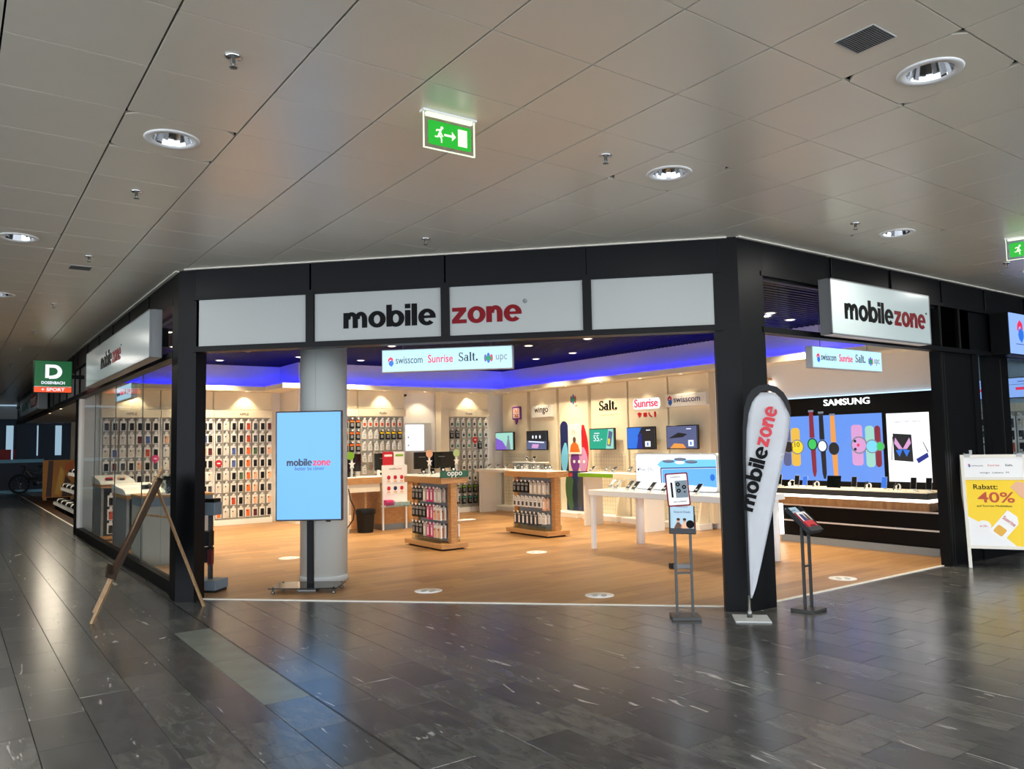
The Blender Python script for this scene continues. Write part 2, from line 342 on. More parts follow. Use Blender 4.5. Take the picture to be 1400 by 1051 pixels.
B(fl, 'movement_joint', 'seam_metal', (TX0+TW*14-.006, TX0+TW*14+.008, -4, 30, -.01, .0012))
# ---- mall ceiling: square metal tiles
CX0, CY0, CT = .756, 2.248, .611
ce = struct(B(None, 'ceiling', 'void', (-5.5, 24, -5.5, 47, 3.78, 3.85)), 'beige perforated metal tile ceiling of the concourse')
lamp_tiles = {}
for gx, gy in ((0, 4), (-1, 9), (-1, 14), (5, 2), (5, -1), (10, 2), (15, 2), (10, -1), (0, -1), (-5, 4), (-1, 19), (-1, 25), (15, -1), (5, -4)):
    lamp_tiles[(gx, gy)] = 1
GAPX, GAPY = .005, .0032
me_c = box_me('ceil_tile', [(GAPX, CT-GAPX, GAPY, CT-GAPY, 0, .02)], .0012)
HOLE = .118
bm = bmesh.new(); n = 32; sq = []
for i in range(n):
    a = 2*math.pi*(i+.5)/n; c, s = math.cos(a), math.sin(a); k = (CT/2-GAPX)/max(abs(c), abs(s)); sq.append((CT/2+c*k, CT/2+s*k))
ci = [(CT/2+HOLE*math.cos(2*math.pi*(i+.5)/n), CT/2+HOLE*math.sin(2*math.pi*(i+.5)/n)) for i in range(n)]
vo = [bm.verts.new((x, y, 0)) for x, y in sq]; vi = [bm.verts.new((x, y, 0)) for x, y in ci]
vo2 = [bm.verts.new((x, y, .02)) for x, y in sq]; vi2 = [bm.verts.new((x, y, .02)) for x, y in ci]
for i in range(n):
    j = (i+1) % n
    bm.faces.new((vo[i], vo[j], vi[j], vi[i])); bm.faces.new((vo2[i], vi2[i], vi2[j], vo2[j])); bm.faces.new((vi[i], vi[j], vi2[j], vi2[i])); bm.faces.new((vo[i], vo2[i], vo2[j], vo[j]))
me_h = done(bm, 'ceil_tile')
ct = []
for a in range(-10, 28):
    for b in range(-13, 70):
        x, y = CX0+CT*a, CY0+CT*b
        if in_shop(x+CT/2, y+CT/2, .5): continue
        if x > 2.6 and y > 8.5: continue
        ct.append((a, b, x, y))
ct.sort(key=lambda t: -area_px((t[2], t[3]), CT, CT, HC))
bm = bmesh.new()
for i, (a, b, x, y) in enumerate(ct):
    if (a, b) in lamp_tiles: link('ceiling_tile', me_h, ce, (x, y, HC))
    elif i < 290: link('ceiling_tile', me_c, ce, (x, y, HC))
    else: bbox(bm, x+GAPX, x+CT-GAPX, y+GAPY, y+CT-GAPY, HC, HC+.02)
o = link('ceiling_tile_field', done(bm, 'ceil_tile'), ce); o['kind'] = 'stuff'
# ---- shop floor, ceiling, walls
SHOP = [(2.12, 8.84), (2.235, 8.72), (5.985, 4.95), (6.3, 4.81), (10.6, 4.81), (11.02, 5.38), (11.02, 15.77), (5.87, 15.77), (5.87, 16.87), (2.12, 16.87)]
struct(link('floor', poly_me('laminate', SHOP, -.03, .004, 'z')), 'warm oak plank floor inside the phone shop')
SHOPC = [(2.0, 8.75), (2.05, 8.66), (5.97, 4.72), (10.6, 4.72), (11.12, 5.38), (11.12, 15.9), (5.97, 15.9), (5.97, 16.97), (2.0, 16.97)]
cs = struct(link('ceiling', poly_me('shop_ceil', SHOPC, 3.33, 3.40, 'z')), 'black slatted ceiling inside the phone shop')
bm = bmesh.new()
for i in range(120):
    y = 4.95+i*.1
    xa = max(2.06, 10.85-y)
    xb = 10.98 if y < 15.7 else 5.83
    if y > 16.8 or xa > xb: continue
    bbox(bm, xa, xb, y, y+.045, 3.312, 3.331)
o = link('slat_field', done(bm, 'shop_ceil'), cs); o['kind'] = 'stuff'
struct(B(None, 'wall_back_left', 'cove_wall', (2.0, 5.87, 16.85, 16.97, 0, 3.34)), 'cream back wall behind the phone case display')
struct(B(None, 'wall_recess', 'cove_wall', (5.85, 5.97, 15.87, 16.85, 0, 3.34)), 'short cream return wall beside the phone case display')
struct(B(None, 'wall_back', 'cove_wall', (5.85, 11.12, 15.75, 15.87, 0, 3.34)), 'cream back wall behind the service desk')
struct(B(None, 'wall_right', 'cove_wall', (11.0, 11.12, 5.12, 15.75, 0, 3.34)), 'cream side wall carrying the network provider panels')
struct(link('wall_partition', poly_me('cove_wall', [(10.72, 4.80), (11.0, 5.14), (11.12, 5.14), (10.84, 4.80)], 0, 3.34, 'z')), 'angled end of the wall beside the black door post')
# soffit running round the walls, blue light strip on top
sf = struct(link('trim_1', poly_me('soffit', [(2.1, 16.35), (5.35, 16.35), (5.35, 15.25), (10.5, 15.25), (10.5, 5.2), (11.02, 5.38), (11.02, 15.77), (5.87, 15.77), (5.87, 16.87), (2.1, 16.87)], 2.75, 2.85, 'z')), 'cream soffit round the shop walls with hidden blue light')
for bx in ((2.15, 5.8, 16.79, 16.81, 2.85, 2.862), (5.79, 5.81, 15.72, 16.78, 2.85, 2.862), (5.82, 10.9, 15.69, 15.71, 2.85, 2.862), (10.94, 10.96, 5.6, 15.68, 2.85, 2.862)):
    B(sf, 'light_strip', 'led_blue', bx)
# baseboard, thresholds
struct(B(None, 'trim_2', 'white_trim', (-.02, 5.38, -.022, .022, -.01, .007), loc=(2.19, 8.76, 0), rot=(0, 0, R(-45))), 'pale metal threshold strip across the angled shop entrance')
struct(B(None, 'trim_3', 'white_trim', (6.33, 9.78, 4.785, 4.825, -.01, .007)), 'pale metal threshold strip across the right shop entrance')
struct(B(None, 'baseboard_back', 'white_trim', (8.3, 9.1, 15.72, 15.75, .004, .09)))
struct(B(None, 'baseboard_recess', 'white_trim', (5.82, 5.85, 15.8, 16.85, .004, .09)))
# ---- black facade: pillars
struct(link('pillar', poly_me('black_metal', [(1.945, 8.758), (2.094, 8.615), (2.235, 8.757), (2.235, 9.02), (1.945, 9.02)], 0, HC, 'z')), 'black steel pillar between the shop window and the angled entrance')
struct(link('pillar', poly_me('black_metal', [(5.805, 4.823), (5.965, 4.66), (6.335, 4.66), (6.335, 4.92), (5.9, 4.92)], 0, HC, 'z')), 'black steel pillar behind the teardrop flag')
pr = struct(link('pillar', poly_me('black_metal', [(9.76, 4.70), (10.56, 4.70), (10.56, 4.82), (9.76, 4.82)], 0, HC, 'z')), 'wide black panel pillar behind the sandwich board')
for x in (9.80, 9.86): B(pr, 'edge_strip', 'seam_metal', (x, x+.008, 4.693, 4.70, .0, 2.6))
B(pr, 'wall_switch', 'light_grey', (10.36, 10.42, 4.688, 4.70, 1.27, 1.37), bev=.003)
L(pr, 'door_knob', 'steel', [(0, 0), (.03, 0), (.03, .012), (.015, .018), (0, .018)], (10.22, 4.70, 1.31), 14, rot=(R(90), 0, 0))
# ---- angled front above the entrance: local x runs right along the front, y into the shop
wf = struct(link('wall_front', None, None, (1.95, 8.67, 0), (0, 0, R(-45))), 'black header above the angled shop entrance')
segs = [(.20, 1.394), (1.482, 2.814), (2.898, 4.225), (4.296, 5.466)]
for i, (a, b) in enumerate(segs):
    B(wf, 'fascia_panel', 'black_panel', (a-.035, b+.035, 0, .1, 3.165, HC-.01), bev=.004)
for a in (1.438, 2.856, 4.2605): B(wf, 'mullion', 'black_metal', (a-.042, a+.042, -.015, .12, 2.60, 3.17))
B(wf, 'top_rail', 'black_metal', (.15, 5.52, -.012, .11, 3.125, 3.168)); B(wf, 'bottom_rail', 'black_metal', (.15, 5.52, -.02, .14, 2.578, 2.635))
B(wf, 'backing', 'black_metal', (.15, 5.52, .1, .14, 2.6, HC))
B(wf, 'ceiling_trim', 'white_trim', (.05, 5.58, -.03, 0, HC-.012, HC-.001))
ss = thing('shop_sign', 'long white fascia sign in four panels with large black and red lettering', 'sign', (1.95, 8.67, 2.635), -45)
for a, b in segs: B(ss, 'sign_panel', 'panel_white', (a, b, .01, .1, 0, .492), bev=.003)
H(ss, 'mobile', 'ink', (2.275, .01, .122), .965, .222, .004)
H(ss, 'zone', 'dark_red', (3.272, .01, .122), .70, .222, .004)
rg = link('registered_mark', lathe_me('ink', [(.018, 0), (.021, 0), (.021, .004), (.018, .004), (.018, 0)], 16), ss, (3.655, .01, .315), (R(90), 0, 0))
X(ss, 'R', 'ink', (3.655, .01, .303), height=.022, ext=.003)
# ---- right front
w2 = struct(link('wall_front_right', None), 'black header above the right shop entrance')
for x0, x1 in ((6.335, 7.42), (7.5, 8.6), (8.68, 9.76), (9.84, 10.9), (10.98, 12.1), (12.18, 13.3), (13.38, 14.5)):
    B(w2, 'fascia_panel', 'black_panel', (x0, x1, 4.66, 4.76, 3.17, HC-.01), bev=.004)
    B(w2, 'panel_joint', 'black_metal', (x1, x1+.08, 4.68, 4.76, 3.17, HC-.01))
B(w2, 'top_rail', 'black_metal', (6.3, 14.6, 4.65, 4.77, 3.13, 3.172)); B(w2, 'bottom_rail', 'black_metal', (6.3, 14.6, 4.65, 4.77, 2.578, 2.635))
for x in (9.72, 10.2): B(w2, 'mullion', 'black_metal', (x, x+.05, 4.66, 4.76, 2.6, 3.15)); B(w2, 'edge_strip', 'seam_metal', (x+.02, x+.028, 4.653, 4.66, 2.64, 3.13))
B(w2, 'ceiling_trim', 'white_trim', (5.95, 14.6, 4.62, 4.655, HC-.012, HC-.001))
B(w2, 'transom_panel', 'black_panel', (10.25, 14.6, 4.70, 4.76, 2.63, 3.14))
B(w2, 'transom_panel', 'smoked', (9.77, 10.2, 4.70, 4.71, 2.63, 3.14), label='smoked glass transom pane')
B(w2, 'transom_backing', 'wall_dark', (9.77, 10.2, 4.8, 4.82, 2.63, 3.14))
wn2 = struct(B(None, 'window_2', 'black_metal', (6.335, 9.72, 4.70, 4.76, 3.10, 3.13)), 'glass transom above the right entrance')
for x0, x1 in ((6.34, 7.45), (7.46, 8.58), (8.59, 9.72)): B(wn2, 'pane', 'pane', (x0, x1, 4.72, 4.728, 2.63, 3.11))
# neighbouring shop front on the right
wn3 = struct(B(None, 'window_3', 'black_metal', (10.56, 10.72, 4.68, 4.78, 0, 2.58), (10.98, 11.56, 4.68, 4.78, 0, 2.58), (14.3, 14.6, 4.68, 4.78, 0, 2.58), (10.72, 10.98, 4.68, 4.78, 0, .12), (11.56, 14.3, 4.68, 4.78, 0, .12)), 'black framed shop window of the neighbouring phone shop')
for x0, x1 in ((10.72, 10.98), (11.56, 14.3)): B(wn3, 'pane', 'pane', (x0, x1, 4.72, 4.728, .12, 2.58))
B(wn3, 'edge_strip', 'seam_metal', (11.33, 11.34, 4.672, 4.68, .1, 2.55))
struct(B(None, 'wall_next_side', 'next_wall', (13.0, 13.12, 4.84, 8.0, 0, 3.3)), 'pale blue wall inside the neighbouring phone shop')
struct(B(None, 'wall_next_back', 'next_wall', (11.12, 13.0, 7.9, 8.0, 0, 3.3)))
struct(B(None, 'ceiling', 'white', (11.12, 14.6, 4.78, 8.0, 3.3, 3.38)), 'white ceiling inside the neighbouring phone shop')
struct(B(None, 'floor', 'grey', (10.75, 14.6, 4.79, 8.0, -.03, .003)), 'grey floor inside the neighbouring phone shop')
struct(B(None, 'wall_left_blocker', 'wall_dark', (-5.2, -5.0, 9, 46, 0, HC)), 'unseen dark wall added opposite the side window to block sky reflections')  # unseen wall, added to keep bright sky out of the side glass
struct(B(None, 'wall_end_right', 'wall_dark', (14.6, 14.8, -4, 8.0, 0, HC)), 'dark wall closing the right end of the concourse')
# ---- left front: long shop window along the concourse
w3 = struct(link('wall_front_left', None), 'black header above the long side window')
ys = [9.02, 10.3, 11.6, 12.9, 14.2, 15.5, 16.8, 17.5, 18.8, 20.1, 21.4, 22.7, 24, 25.3, 26.6, 27.9, 29.2, 30.5, 31.8, 33.1]
for a, b in zip(ys, ys[1:]):
    B(w3, 'fascia_panel', 'black_panel', (1.95, 2.05, a+.04, b-.04, 3.17, HC-.01), bev=.004)
    B(w3, 'panel_joint', 'black_metal', (1.98, 2.05, b-.05, b+.05, 2.63, HC-.01))
    if a > 14: B(w3, 'transom_panel', 'grey', (2.0, 2.05, a+.05, b-.05, 2.63, 3.13))
B(w3, 'top_rail', 'black_metal', (1.94, 2.06, 9.0, 33.2, 3.13, 3.172)); B(w3, 'bottom_rail', 'black_metal', (1.94, 2.08, 9.0, 33.2, 2.56, 2.635))
B(w3, 'ceiling_trim', 'white_trim', (1.91, 1.945, 8.75, 33, HC-.012, HC-.001))
wn = struct(B(None, 'window_1', 'black_metal', (2.0, 2.10, 9.0, 17.35, 0, .14), (2.0, 2.12, 17.2, 17.38, 0, 2.58), (2.0, 2.10, 9.0, 9.06, .1, 2.58)), 'long glass side window of the phone shop')
for a, b in ((9.06, 11.1), (11.1, 13.13), (13.13, 15.17), (15.17, 17.2)):
    B(wn, 'pane', 'pane', (2.04, 2.048, a+.003, b-.003, .14, 2.58)); 
    if a > 10: B(wn, 'pane_joint', 'seam_metal', (2.038, 2.05, a-.004, a+.004, .14, 2.58))
for a, b in ((9.06, 10.3), (10.3, 11.6), (11.6, 12.9), (12.9, 14.2)): B(wn, 'transom_pane', 'pane', (2.03, 2.038, a+.03, b-.03, 2.635, 3.13))
# ---- round column
cl = struct(L(None, 'pillar', 'col_paint', [(0, 0), (.275, 0), (.275, 3.335), (0, 3.335)], (3.66, 9.0, 0), 48), 'round white column behind the digital screen stand')
B(cl, 'joint_strip', 'light_grey', (-.003, .003, -.279, -.272, .12, 3.32), rot=(0, 0, R(-42)))
L(cl, 'base_ring', 'light_grey', [(.275, 0), (.285, 0), (.285, .06), (.275, .065)], (0, 0, .004), 48)
# ---- ceiling fittings: recessed downlights, sprinklers, grilles, exit signs
me_ring = lathe_me('white', [(HOLE-.004, .012), (HOLE-.004, -.004), (HOLE+.035, -.008), (HOLE+.042, 0), (HOLE+.042, .002), (HOLE-.004, .012)], 40)
me_ref = lathe_me('chrome', [(HOLE-.004, 0), (.1, .05), (.082, .11), (.06, .15)], 20, False)
me_lamp = lathe_me('lamp_cool', [(0, .149), (.06, .15), (.06, .16), (0, .16)], 20)
DLG = 'recessed ceiling downlights of the concourse'
dl_labels = {(0, 4): 'round recessed ceiling light between two sprinklers in one row of ceiling tiles', (-1, 9): 'round recessed ceiling light before the long white box sign', (-1, 14): 'round recessed ceiling light beyond the small air grille', (5, -1): 'round recessed ceiling light beside the square perforated air grille', (5, 2): 'round recessed ceiling light in line with the sprinkler above the entrance', (10, 2): 'round recessed ceiling light nearest the exit sign above the right entrance'}
for (gx, gy) in lamp_tiles:
    x, y = CX0+CT*(gx+.5), CY0+CT*(gy+.5)
    t = thing('ceiling_light', dl_labels.get((gx, gy), 'round recessed ceiling light in the row along the concourse'), 'ceiling light', (x, y, HC), 0, DLG)
    link('trim_ring', me_ring, t); link('reflector', me_ref, t); link('bulb', me_lamp, t)
    light(t, 'AREA', (0, 0, -.012), MALL_LAMP, (1, .96, .88), .16, name='downlight_lamp' if (gx, gy) in ((0, 4), (-1, 9), (-1, 14), (5, 2), (5, -1), (10, 2), (15, 2)) else 'downlight_lamp_%d_%d_offscreen' % (gx+9, gy+9))
me_rose = lathe_me('chrome', [(0, 0), (.035, 0), (.045, -.004), (.03, -.012), (.012, -.014), (.012, -.04), (0, -.04)], 18)
me_defl = lathe_me('steel', [(0, -.06), (.02, -.058), (.02, -.055), (.006, -.054), (.006, -.04)], 14)
SPG = 'ceiling sprinklers'
for x, y, lb in ((1.07, 3.753, 'brass rosette fire sprinkler high on the ceiling, next to the nearest downlight'), (1.07, 6.156, None), (1.064, 8.496, None), (1.05, 11.488, None), (1.04, 14.226, None), (1.03, 16.87, None), (1.025, 19.75, None), (3.52, 6.229, 'fire sprinkler on the ceiling directly in front of the fascia sign'), (3.492, 3.756, 'fire sprinkler on the ceiling beside the exit sign with right arrow'), (6.507, 3.793, 'fire sprinkler on the ceiling above the black pillar with the flag'), (9.505, 3.79, 'fire sprinkler below the exit sign with the down arrow')):
    t = thing('sprinkler', lb or 'fire sprinkler in the row along the side window of the shop', 'sprinkler', (x, y, HC), 0, SPG)
    link('rosette', me_rose, t); link('deflector', me_defl, t)
for x, y, lb in ((3.51, 1.947, 'square perforated air grille in the ceiling beside a downlight'), (1.06, 9.09, 'small perforated air grille in the ceiling near the side window')):
    t = thing('air_grille', lb, 'grille', (x, y, HC))
    B(t, 'plate', 'light_grey', (-.1, .1, -.1, .1, -.003, .002))
    bm = bmesh.new()
    for i in range(16):
        for j in range(16): bbox(bm, -.094+i*.0118, -.087+i*.0118, -.094+j*.0118, -.087+j*.0118, -.0045, -.002)
    o = link('perforation', done(bm, 'void'), t); o['kind'] = 'stuff'
def runner(t, m, ox, oz, s, y0, y1):
    L1 = lambda pts: Pl(t, 'running_figure', m, [(ox+a*s, oz+b*s) for a, b in pts], y0, y1)
    L1(ell(.18, .42, .075, .075, 14)); L1([(.02, .33), (.1, .36), (.17, .33), (.13, .2), (.06, .05), (-.03, -.08), (-.2, -.08), (-.2, -.02), (-.07, -.02), (-.01, .12), (.04, .26), (-.06, .25), (-.1, .2), (-.15, .24), (-.1, .32)])
    L1([(.13, .2), (.2, .08), (.26, .02), (.22, -.02), (.13, .06), (.09, .12)]); L1([(.06, .06), (.14, .02), (.18, -.1), (.19, -.3), (.13, -.3), (.12, -.1), (.02, -.02)])
def exit_sign(loc, deg, label, down=False):
    t = thing('exit_sign', label, 'exit sign', loc, deg)
    B(t, 'ceiling_bracket', 'white', (-.175, .175, -.02, .03, -.012, 0)); B(t, 'light_bar', 'exit_glow', (-.15, .15, -.012, .012, -.03, -.012))
    B(t, 'clear_plate', 'pane', (-.165, .165, -.004, .004, -.215, -.012))
    B(t, 'plate_edge', 'exit_glow', (-.168, -.163, -.005, .005, -.217, -.012), (.163, .168, -.005, .005, -.217, -.012), (-.168, .168, -.005, .005, -.220, -.215))
    Pl(t, 'green_panel', 'exit_green', rr(-.14, .14, -.195, -.055, .012), -.008, -.004)
    runner(t, 'exit_glow', -.075, -.14, .12*1.0, -.010, -.008)
    if down: Pl(t, 'arrow', 'exit_glow', [(-.006, -.09), (.006, -.09), (.006, -.135), (.022, -.135), (0, -.165), (-.022, -.135), (-.006, -.135)], -.010, -.008)
    else: Pl(t, 'arrow', 'exit_glow', [(-.038, -.121), (.012, -.121), (.012, -.1), (.038, -.127), (.012, -.154), (.012, -.133), (-.038, -.133)], -.010, -.008)
    B(t, 'door_symbol', 'exit_glow', (.052, .112, -.010, -.008, -.175, -.075))
    return t
exit_sign((2.297, 3.775, HC), -2, 'green exit sign with right arrow hanging from the ceiling before the fascia')
exit_sign((8.36, 3.15, HC), -75, 'green exit sign with down arrow hanging near the right shop entrance', True)
# ================================================================ SIGNS AND FRONT OBJECTS
def sig_swiss(t, x, z, s, y, k='p_', nm='network_emblem'):
    Pl(t, nm, k+'red', [(x+a*s, z+b*s) for a, b in ((-.35, .1), (-.3, .38), (0, .62), (.3, .45), (.36, .1), (.18, .1), (.05, .3), (-.15, .2), (-.2, -.05))], y-.002, y)
    Pl(t, nm, k+'blue', [(x+a*s, z+b*s) for a, b in ((-.1, .1), (.12, .18), (.38, .0), (.4, -.3), (.15, -.62), (-.15, -.45), (-.25, -.2))], y-.003, y)
def sig_upc(t, x, z, s, y, k='p_'):
    for m, a, w, h in (('purple', -.33, .15, .42), ('blue', 0, .2, .62), ('red', .33, .15, .42), ('green', 0, .36, .3)):
        m2 = k+m
        pts = [(x+(a+w*math.cos(q))*s, z+(-.1+h*math.sin(q)*(1 if math.sin(q) > 0 else .8)+(.1*abs(a) if math.sin(q) > 0 else 0))*s) for q in [2*math.pi*i/14 for i in range(14)]]
        Pl(t, 'flower_emblem', m2, pts, y-.002-.0008*('purple blue red green'.split().index(m)), y)
def hanging_sign(loc, deg, label):
    t = thing('hanging_sign', label, 'sign', loc, deg)
    B(t, 'case', 'light_grey', (-.725, .725, .0, .09, -.125, .125), bev=.004)
    B(t, 'lit_face', 'box_cyan', (-.715, .715, -.004, .002, -.115, .115))
    fx = lambda f: -.72+1.44*f
    sig_swiss(t, fx(.067), -.01, .085, -.005)
    X(t, 'swisscom', 'p_ink', (fx(.2125), -.005, -.032), width=.30, height=.085, ext=.0015)
    X(t, 'Sunrise', 'p_red', (fx(.455), -.005, -.032), width=.277, height=.088, bold=.012, ext=.0015)
    H(t, 'Sajt.', 'p_ink', (fx(.668), -.005, -.03), .21, .095, .0015)
    sig_upc(t, fx(.822), 0, .1, -.005)
    X(t, 'upc', 'p_grey', (fx(.92), -.005, -.026), width=.12, height=.085, ext=.0015)
    for x in (-.5, .48): T(t, 'hanging_wire', 'steel', [(x, .045, .12), (x, .045, 3.31-loc[2])], .004, 6)
    return t
hanging_sign((4.34, 7.26, 2.485), -45, 'long lit hanging sign with network logos inside the angled entrance')
hanging_sign((2.35, 14.43, 2.53), -90, 'long lit hanging sign with network logos just behind the side window')
hanging_sign((8.63, 5.2, 2.478), 0, 'long lit hanging sign with network logos in front of the smart watch wall')
def box_sign(name, label, loc, deg, w, h, tw, tx, underside=True):
    t = thing(name, label, 'sign', loc, deg)
    B(t, 'case', 'sign_side', (0, w, .012, .13, 0, h), bev=.004)
    B(t, 'face', 'sign_white', (.012, w-.012, 0, .02, .012, h-.012))
    B(t, 'frame', 'sign_side', (0, w, -.003, .02, 0, .012), (0, w, -.003, .02, h-.012, h), (0, .012, -.003, .02, 0, h), (w-.012, w, -.003, .02, 0, h))
    if underside: B(t, 'bottom_panel', 'white', (.05, w-.05, .03, .12, -.004, .001))  # plain white panel below the case, does not emit
    H(t, 'mobile', 'ink', (tx-tw*.205, 0, h*.3), tw*.57, h*.4)
    H(t, 'zone', 'dark_red', (tx+tw*.297, 0, h*.3), tw*.405, h*.4)
    link('registered_mark', lathe_me('ink', [(.009, 0), (.012, 0), (.012, .004), (.009, .004), (.009, 0)], 14), t, (tx+tw*.515, 0, h*.62), (R(90), 0, 0))
    BS(t, 'wall_bracket', 'black_metal', (.3, .4, .12, .26, h*.3, h*.7), (w-.4, w-.3, .12, .26, h*.3, h*.7))
    return t
box_sign('box_sign', 'white box sign with large black and red lettering above the right entrance', (7.07, 4.42, 2.585), 0, 1.95, .56, 1.62, 1.03)
box_sign('box_sign', 'long white box sign with small black and red lettering above the side window', (1.77, 14.2, 2.585), -90, 4.9, .54, 1.65, 2.3, False)
t = thing('box_sign', 'pale blue lit sign with a red and blue swirl over the neighbouring shop window', 'sign', (11.05, 4.42, 2.585), 0)
B(t, 'case', 'black_metal', (0, 2.4, .012, .24, 0, .55), bev=.004); B(t, 'face', 'swiss_box', (.012, 2.388, 0, .02, .012, .538))
sig_swiss(t, .30, .31, .24, 0, 'p_'); X(t, 'swisscom', 'p_dkblue', (1.2, 0, .22), width=1.3, height=.25, bold=.01, ext=.003); B(t, 'rule_line', 'p_dkblue', (.16, 2.2, -.003, 0, .135, .143))
# blade sign of the shoe shop
t = thing('blade_sign', 'square green and orange shoe shop sign sticking out over the concourse', 'sign', (1.19, 16.0, 2.62), 0)
B(t, 'case', 'black_metal', (-.01, .585, .01, .12, -.01, .565)); B(t, 'green_face', 'dosen_green', (0, .575, 0, .02, .105, .555)); B(t, 'orange_face', 'dosen_orange', (0, .575, 0, .02, 0, .092))
B(t, 'white_line', 'white', (0, .575, -.001, .02, .092, .105)); B(t, 'wall_arm', 'black_metal', (.58, .78, .04, .09, .25, .32))
dp = [(.165, .25), (.165, .49), (.30, .49)]+[(.30+.125*math.cos(R(a)), .365+.125*math.sin(R(a))) for a in range(80, -91, -17)]+[(.225, .235), (.225, .29), (.29, .30)]+[(.29+.065*math.cos(R(a)), .37+.065*math.sin(R(a))) for a in range(-85, 91, 17)]+[(.225, .435), (.225, .25)]
Pl(t, 'letter_emblem', 'p_white', dp, -.004, 0)
X(t, 'DOSENBACH', 'p_white', (.29, 0, .145), width=.36, height=.05, bold=.03, ext=.002); X(t, '+ SPORT', 'p_white', (.29, 0, .022), width=.36, height=.055, bold=.02, ext=.002)
t = thing('box_sign', 'pale teal box sign of the shoe shop further along the concourse', 'sign', (1.74, 28.0, 2.62), -90)
B(t, 'case', 'sign_side', (0, 5.8, .012, .2, 0, .5)); B(t, 'face', 'sign_white', (.012, 5.788, 0, .02, .012, .488)); B(t, 'red_field', 'red', (3.7, 5.4, -.003, 0, .1, .4))
X(t, 'DOSENBACH', 'green_oppo', (1.95, 0, .13), width=2.9, height=.24, bold=.02); X(t, 'SPORT', 'white', (4.55, -.003, .15), width=1.4, height=.2, bold=.02)
# ---- digital signage totem
t = thing('digital_signage', 'portrait digital screen with blue picture on a black stand with glass base', 'display screen', (3.276, 8.474, 0), -38)
B(t, 'housing', 'tv_bezel', (-.374, .374, -.02, .04, .755, 1.97), bev=.006)
B(t, 'screen', 'screen_blue', (-.358, .358, -.022, -.015, .772, 1.955))
H(t, 'mobile', 'p_ink', (-.105, -.022, 1.362), .285, .078, .001); H(t, 'zone', 'p_red', (.146, -.022, 1.362), .2, .078, .001)
X(t, 'better be clever', 'p_dkblue', (.01, -.022, 1.312), width=.33, height=.044, ext=.001)
B(t, 'ir_sensor', 'rubber', (.19, .235, -.015, .02, .742, .757))
B(t, 'post', 'black_metal', (-.035, .035, .02, .07, .055, 1.6), bev=.004)
B(t, 'base_plate', 'dark_glass', (-.37, .37, -.26, .16, .055, .067), bev=.003)
for x in (-.33, .33):
    for y in (-.22, .12): L(t, 'foot', 'steel', [(0, .004), (.022, .004), (.022, .02), (.012, .03), (.012, .074), (0, .076)], (x, y, 0), 12)
B(t, 'floor_bracket', 'steel', (-.1, .1, -.1, .1, .004, .02)); B(t, 'clamp', 'black_metal', (-.02, .02, -.02, .02, .02, .056))
# ---- teardrop flag
t = thing('teardrop_flag', 'white teardrop banner flag with black edge leaning by the black pillar', 'flag', (5.735, 4.515, 0), -45)
bp_ = [(.0, .0), (.0, .02)]
out = [(0.004, .16), (.0, .6), (.0, 1.0), (.004, 1.4), (.012, 1.66), (.03, 1.83), (.062, 1.94), (.11, 2.005), (.175, 2.04), (.25, 2.045), (.32, 2.02), (.375, 1.97), (.412, 1.90), (.428, 1.83), (.43, 1.77)]
inn = [(.02, .17), (.02, .6), (.022, 1.0), (.03, 1.4), (.045, 1.64), (.068, 1.79), (.1, 1.885), (.145, 1.95), (.195, 1.985), (.25, 1.988), (.305, 1.965), (.348, 1.925), (.38, 1.87), (.402, 1.81), (.425, 1.765)]
Pl(t, 'pole_sleeve', 'case_black', out+inn[::-1], -.008, .008)
right = [(.42, 1.70), (.40, 1.58), (.36, 1.42), (.31, 1.22), (.25, .97), (.19, .73), (.13, .49), (.075, .28), (.03, .16)]
sail = inn[:]+right
bm = bmesh.new(); NR = 14
def sail_pt(a, b, k, n):
    f = k/n; x = a[0]+(b[0]-a[0])*f; z = a[1]+(b[1]-a[1])*f
    return (x, .006*math.sin(22*(x*.9-z*.35))*math.sin(math.pi*f), z)
lv = [i/40 for i in range(41)]
def at_z(path, z):
    for p, q in zip(path, path[1:]):
        if min(p[1], q[1])-1e-6 <= z <= max(p[1], q[1])+1e-6: return p[0]+(q[0]-p[0])*((z-p[1])/((q[1]-p[1]) or 1))
    return None
left_path = inn[:9]; right_path = [(.03, .16)]+right[::-1][1:]+inn[:8:-1]
rows = []
for f in lv:
    z = .175+(1.975-.175)*f
    xl, xr = at_z(left_path, z), at_z(right_path, z)
    if xl is None or xr is None: continue
    rows.append([bm.verts.new(sail_pt((xl, z), (max(xr, xl+.004), z), k, 8)) for k in range(9)])
for a, b in zip(rows, rows[1:]):
    for k in range(8): bm.faces.new((a[k], a[k+1], b[k+1], b[k]))
bmesh.ops.solidify(bm, geom=list(bm.faces), thickness=.003)
link('sail', done(bm, 'sail', True), t)
H(t, 'mobile', 'ink', (.147, -.014, 1.20), .58, .135, .002, (0, R(-74), 0)); H(t, 'zone', 'red', (.27, -.014, 1.66), .36, .135, .002, (0, R(-74), 0))
T(t, 'pole', 'black_metal', [(.01, 0, .03), (.009, 0, .6), (.01, 0, 1.4), (.022, 0, 1.66)], .007); L(t, 'spigot', 'steel', [(0, .012), (.025, .012), (.022, .06), (.012, .075), (.012, .2), (0, .2)], (.008, 0, 0), 14)
B(t, 'base_plate', 'light_grey', (-.13, .17, -.17, .11, .0, .012), bev=.003)
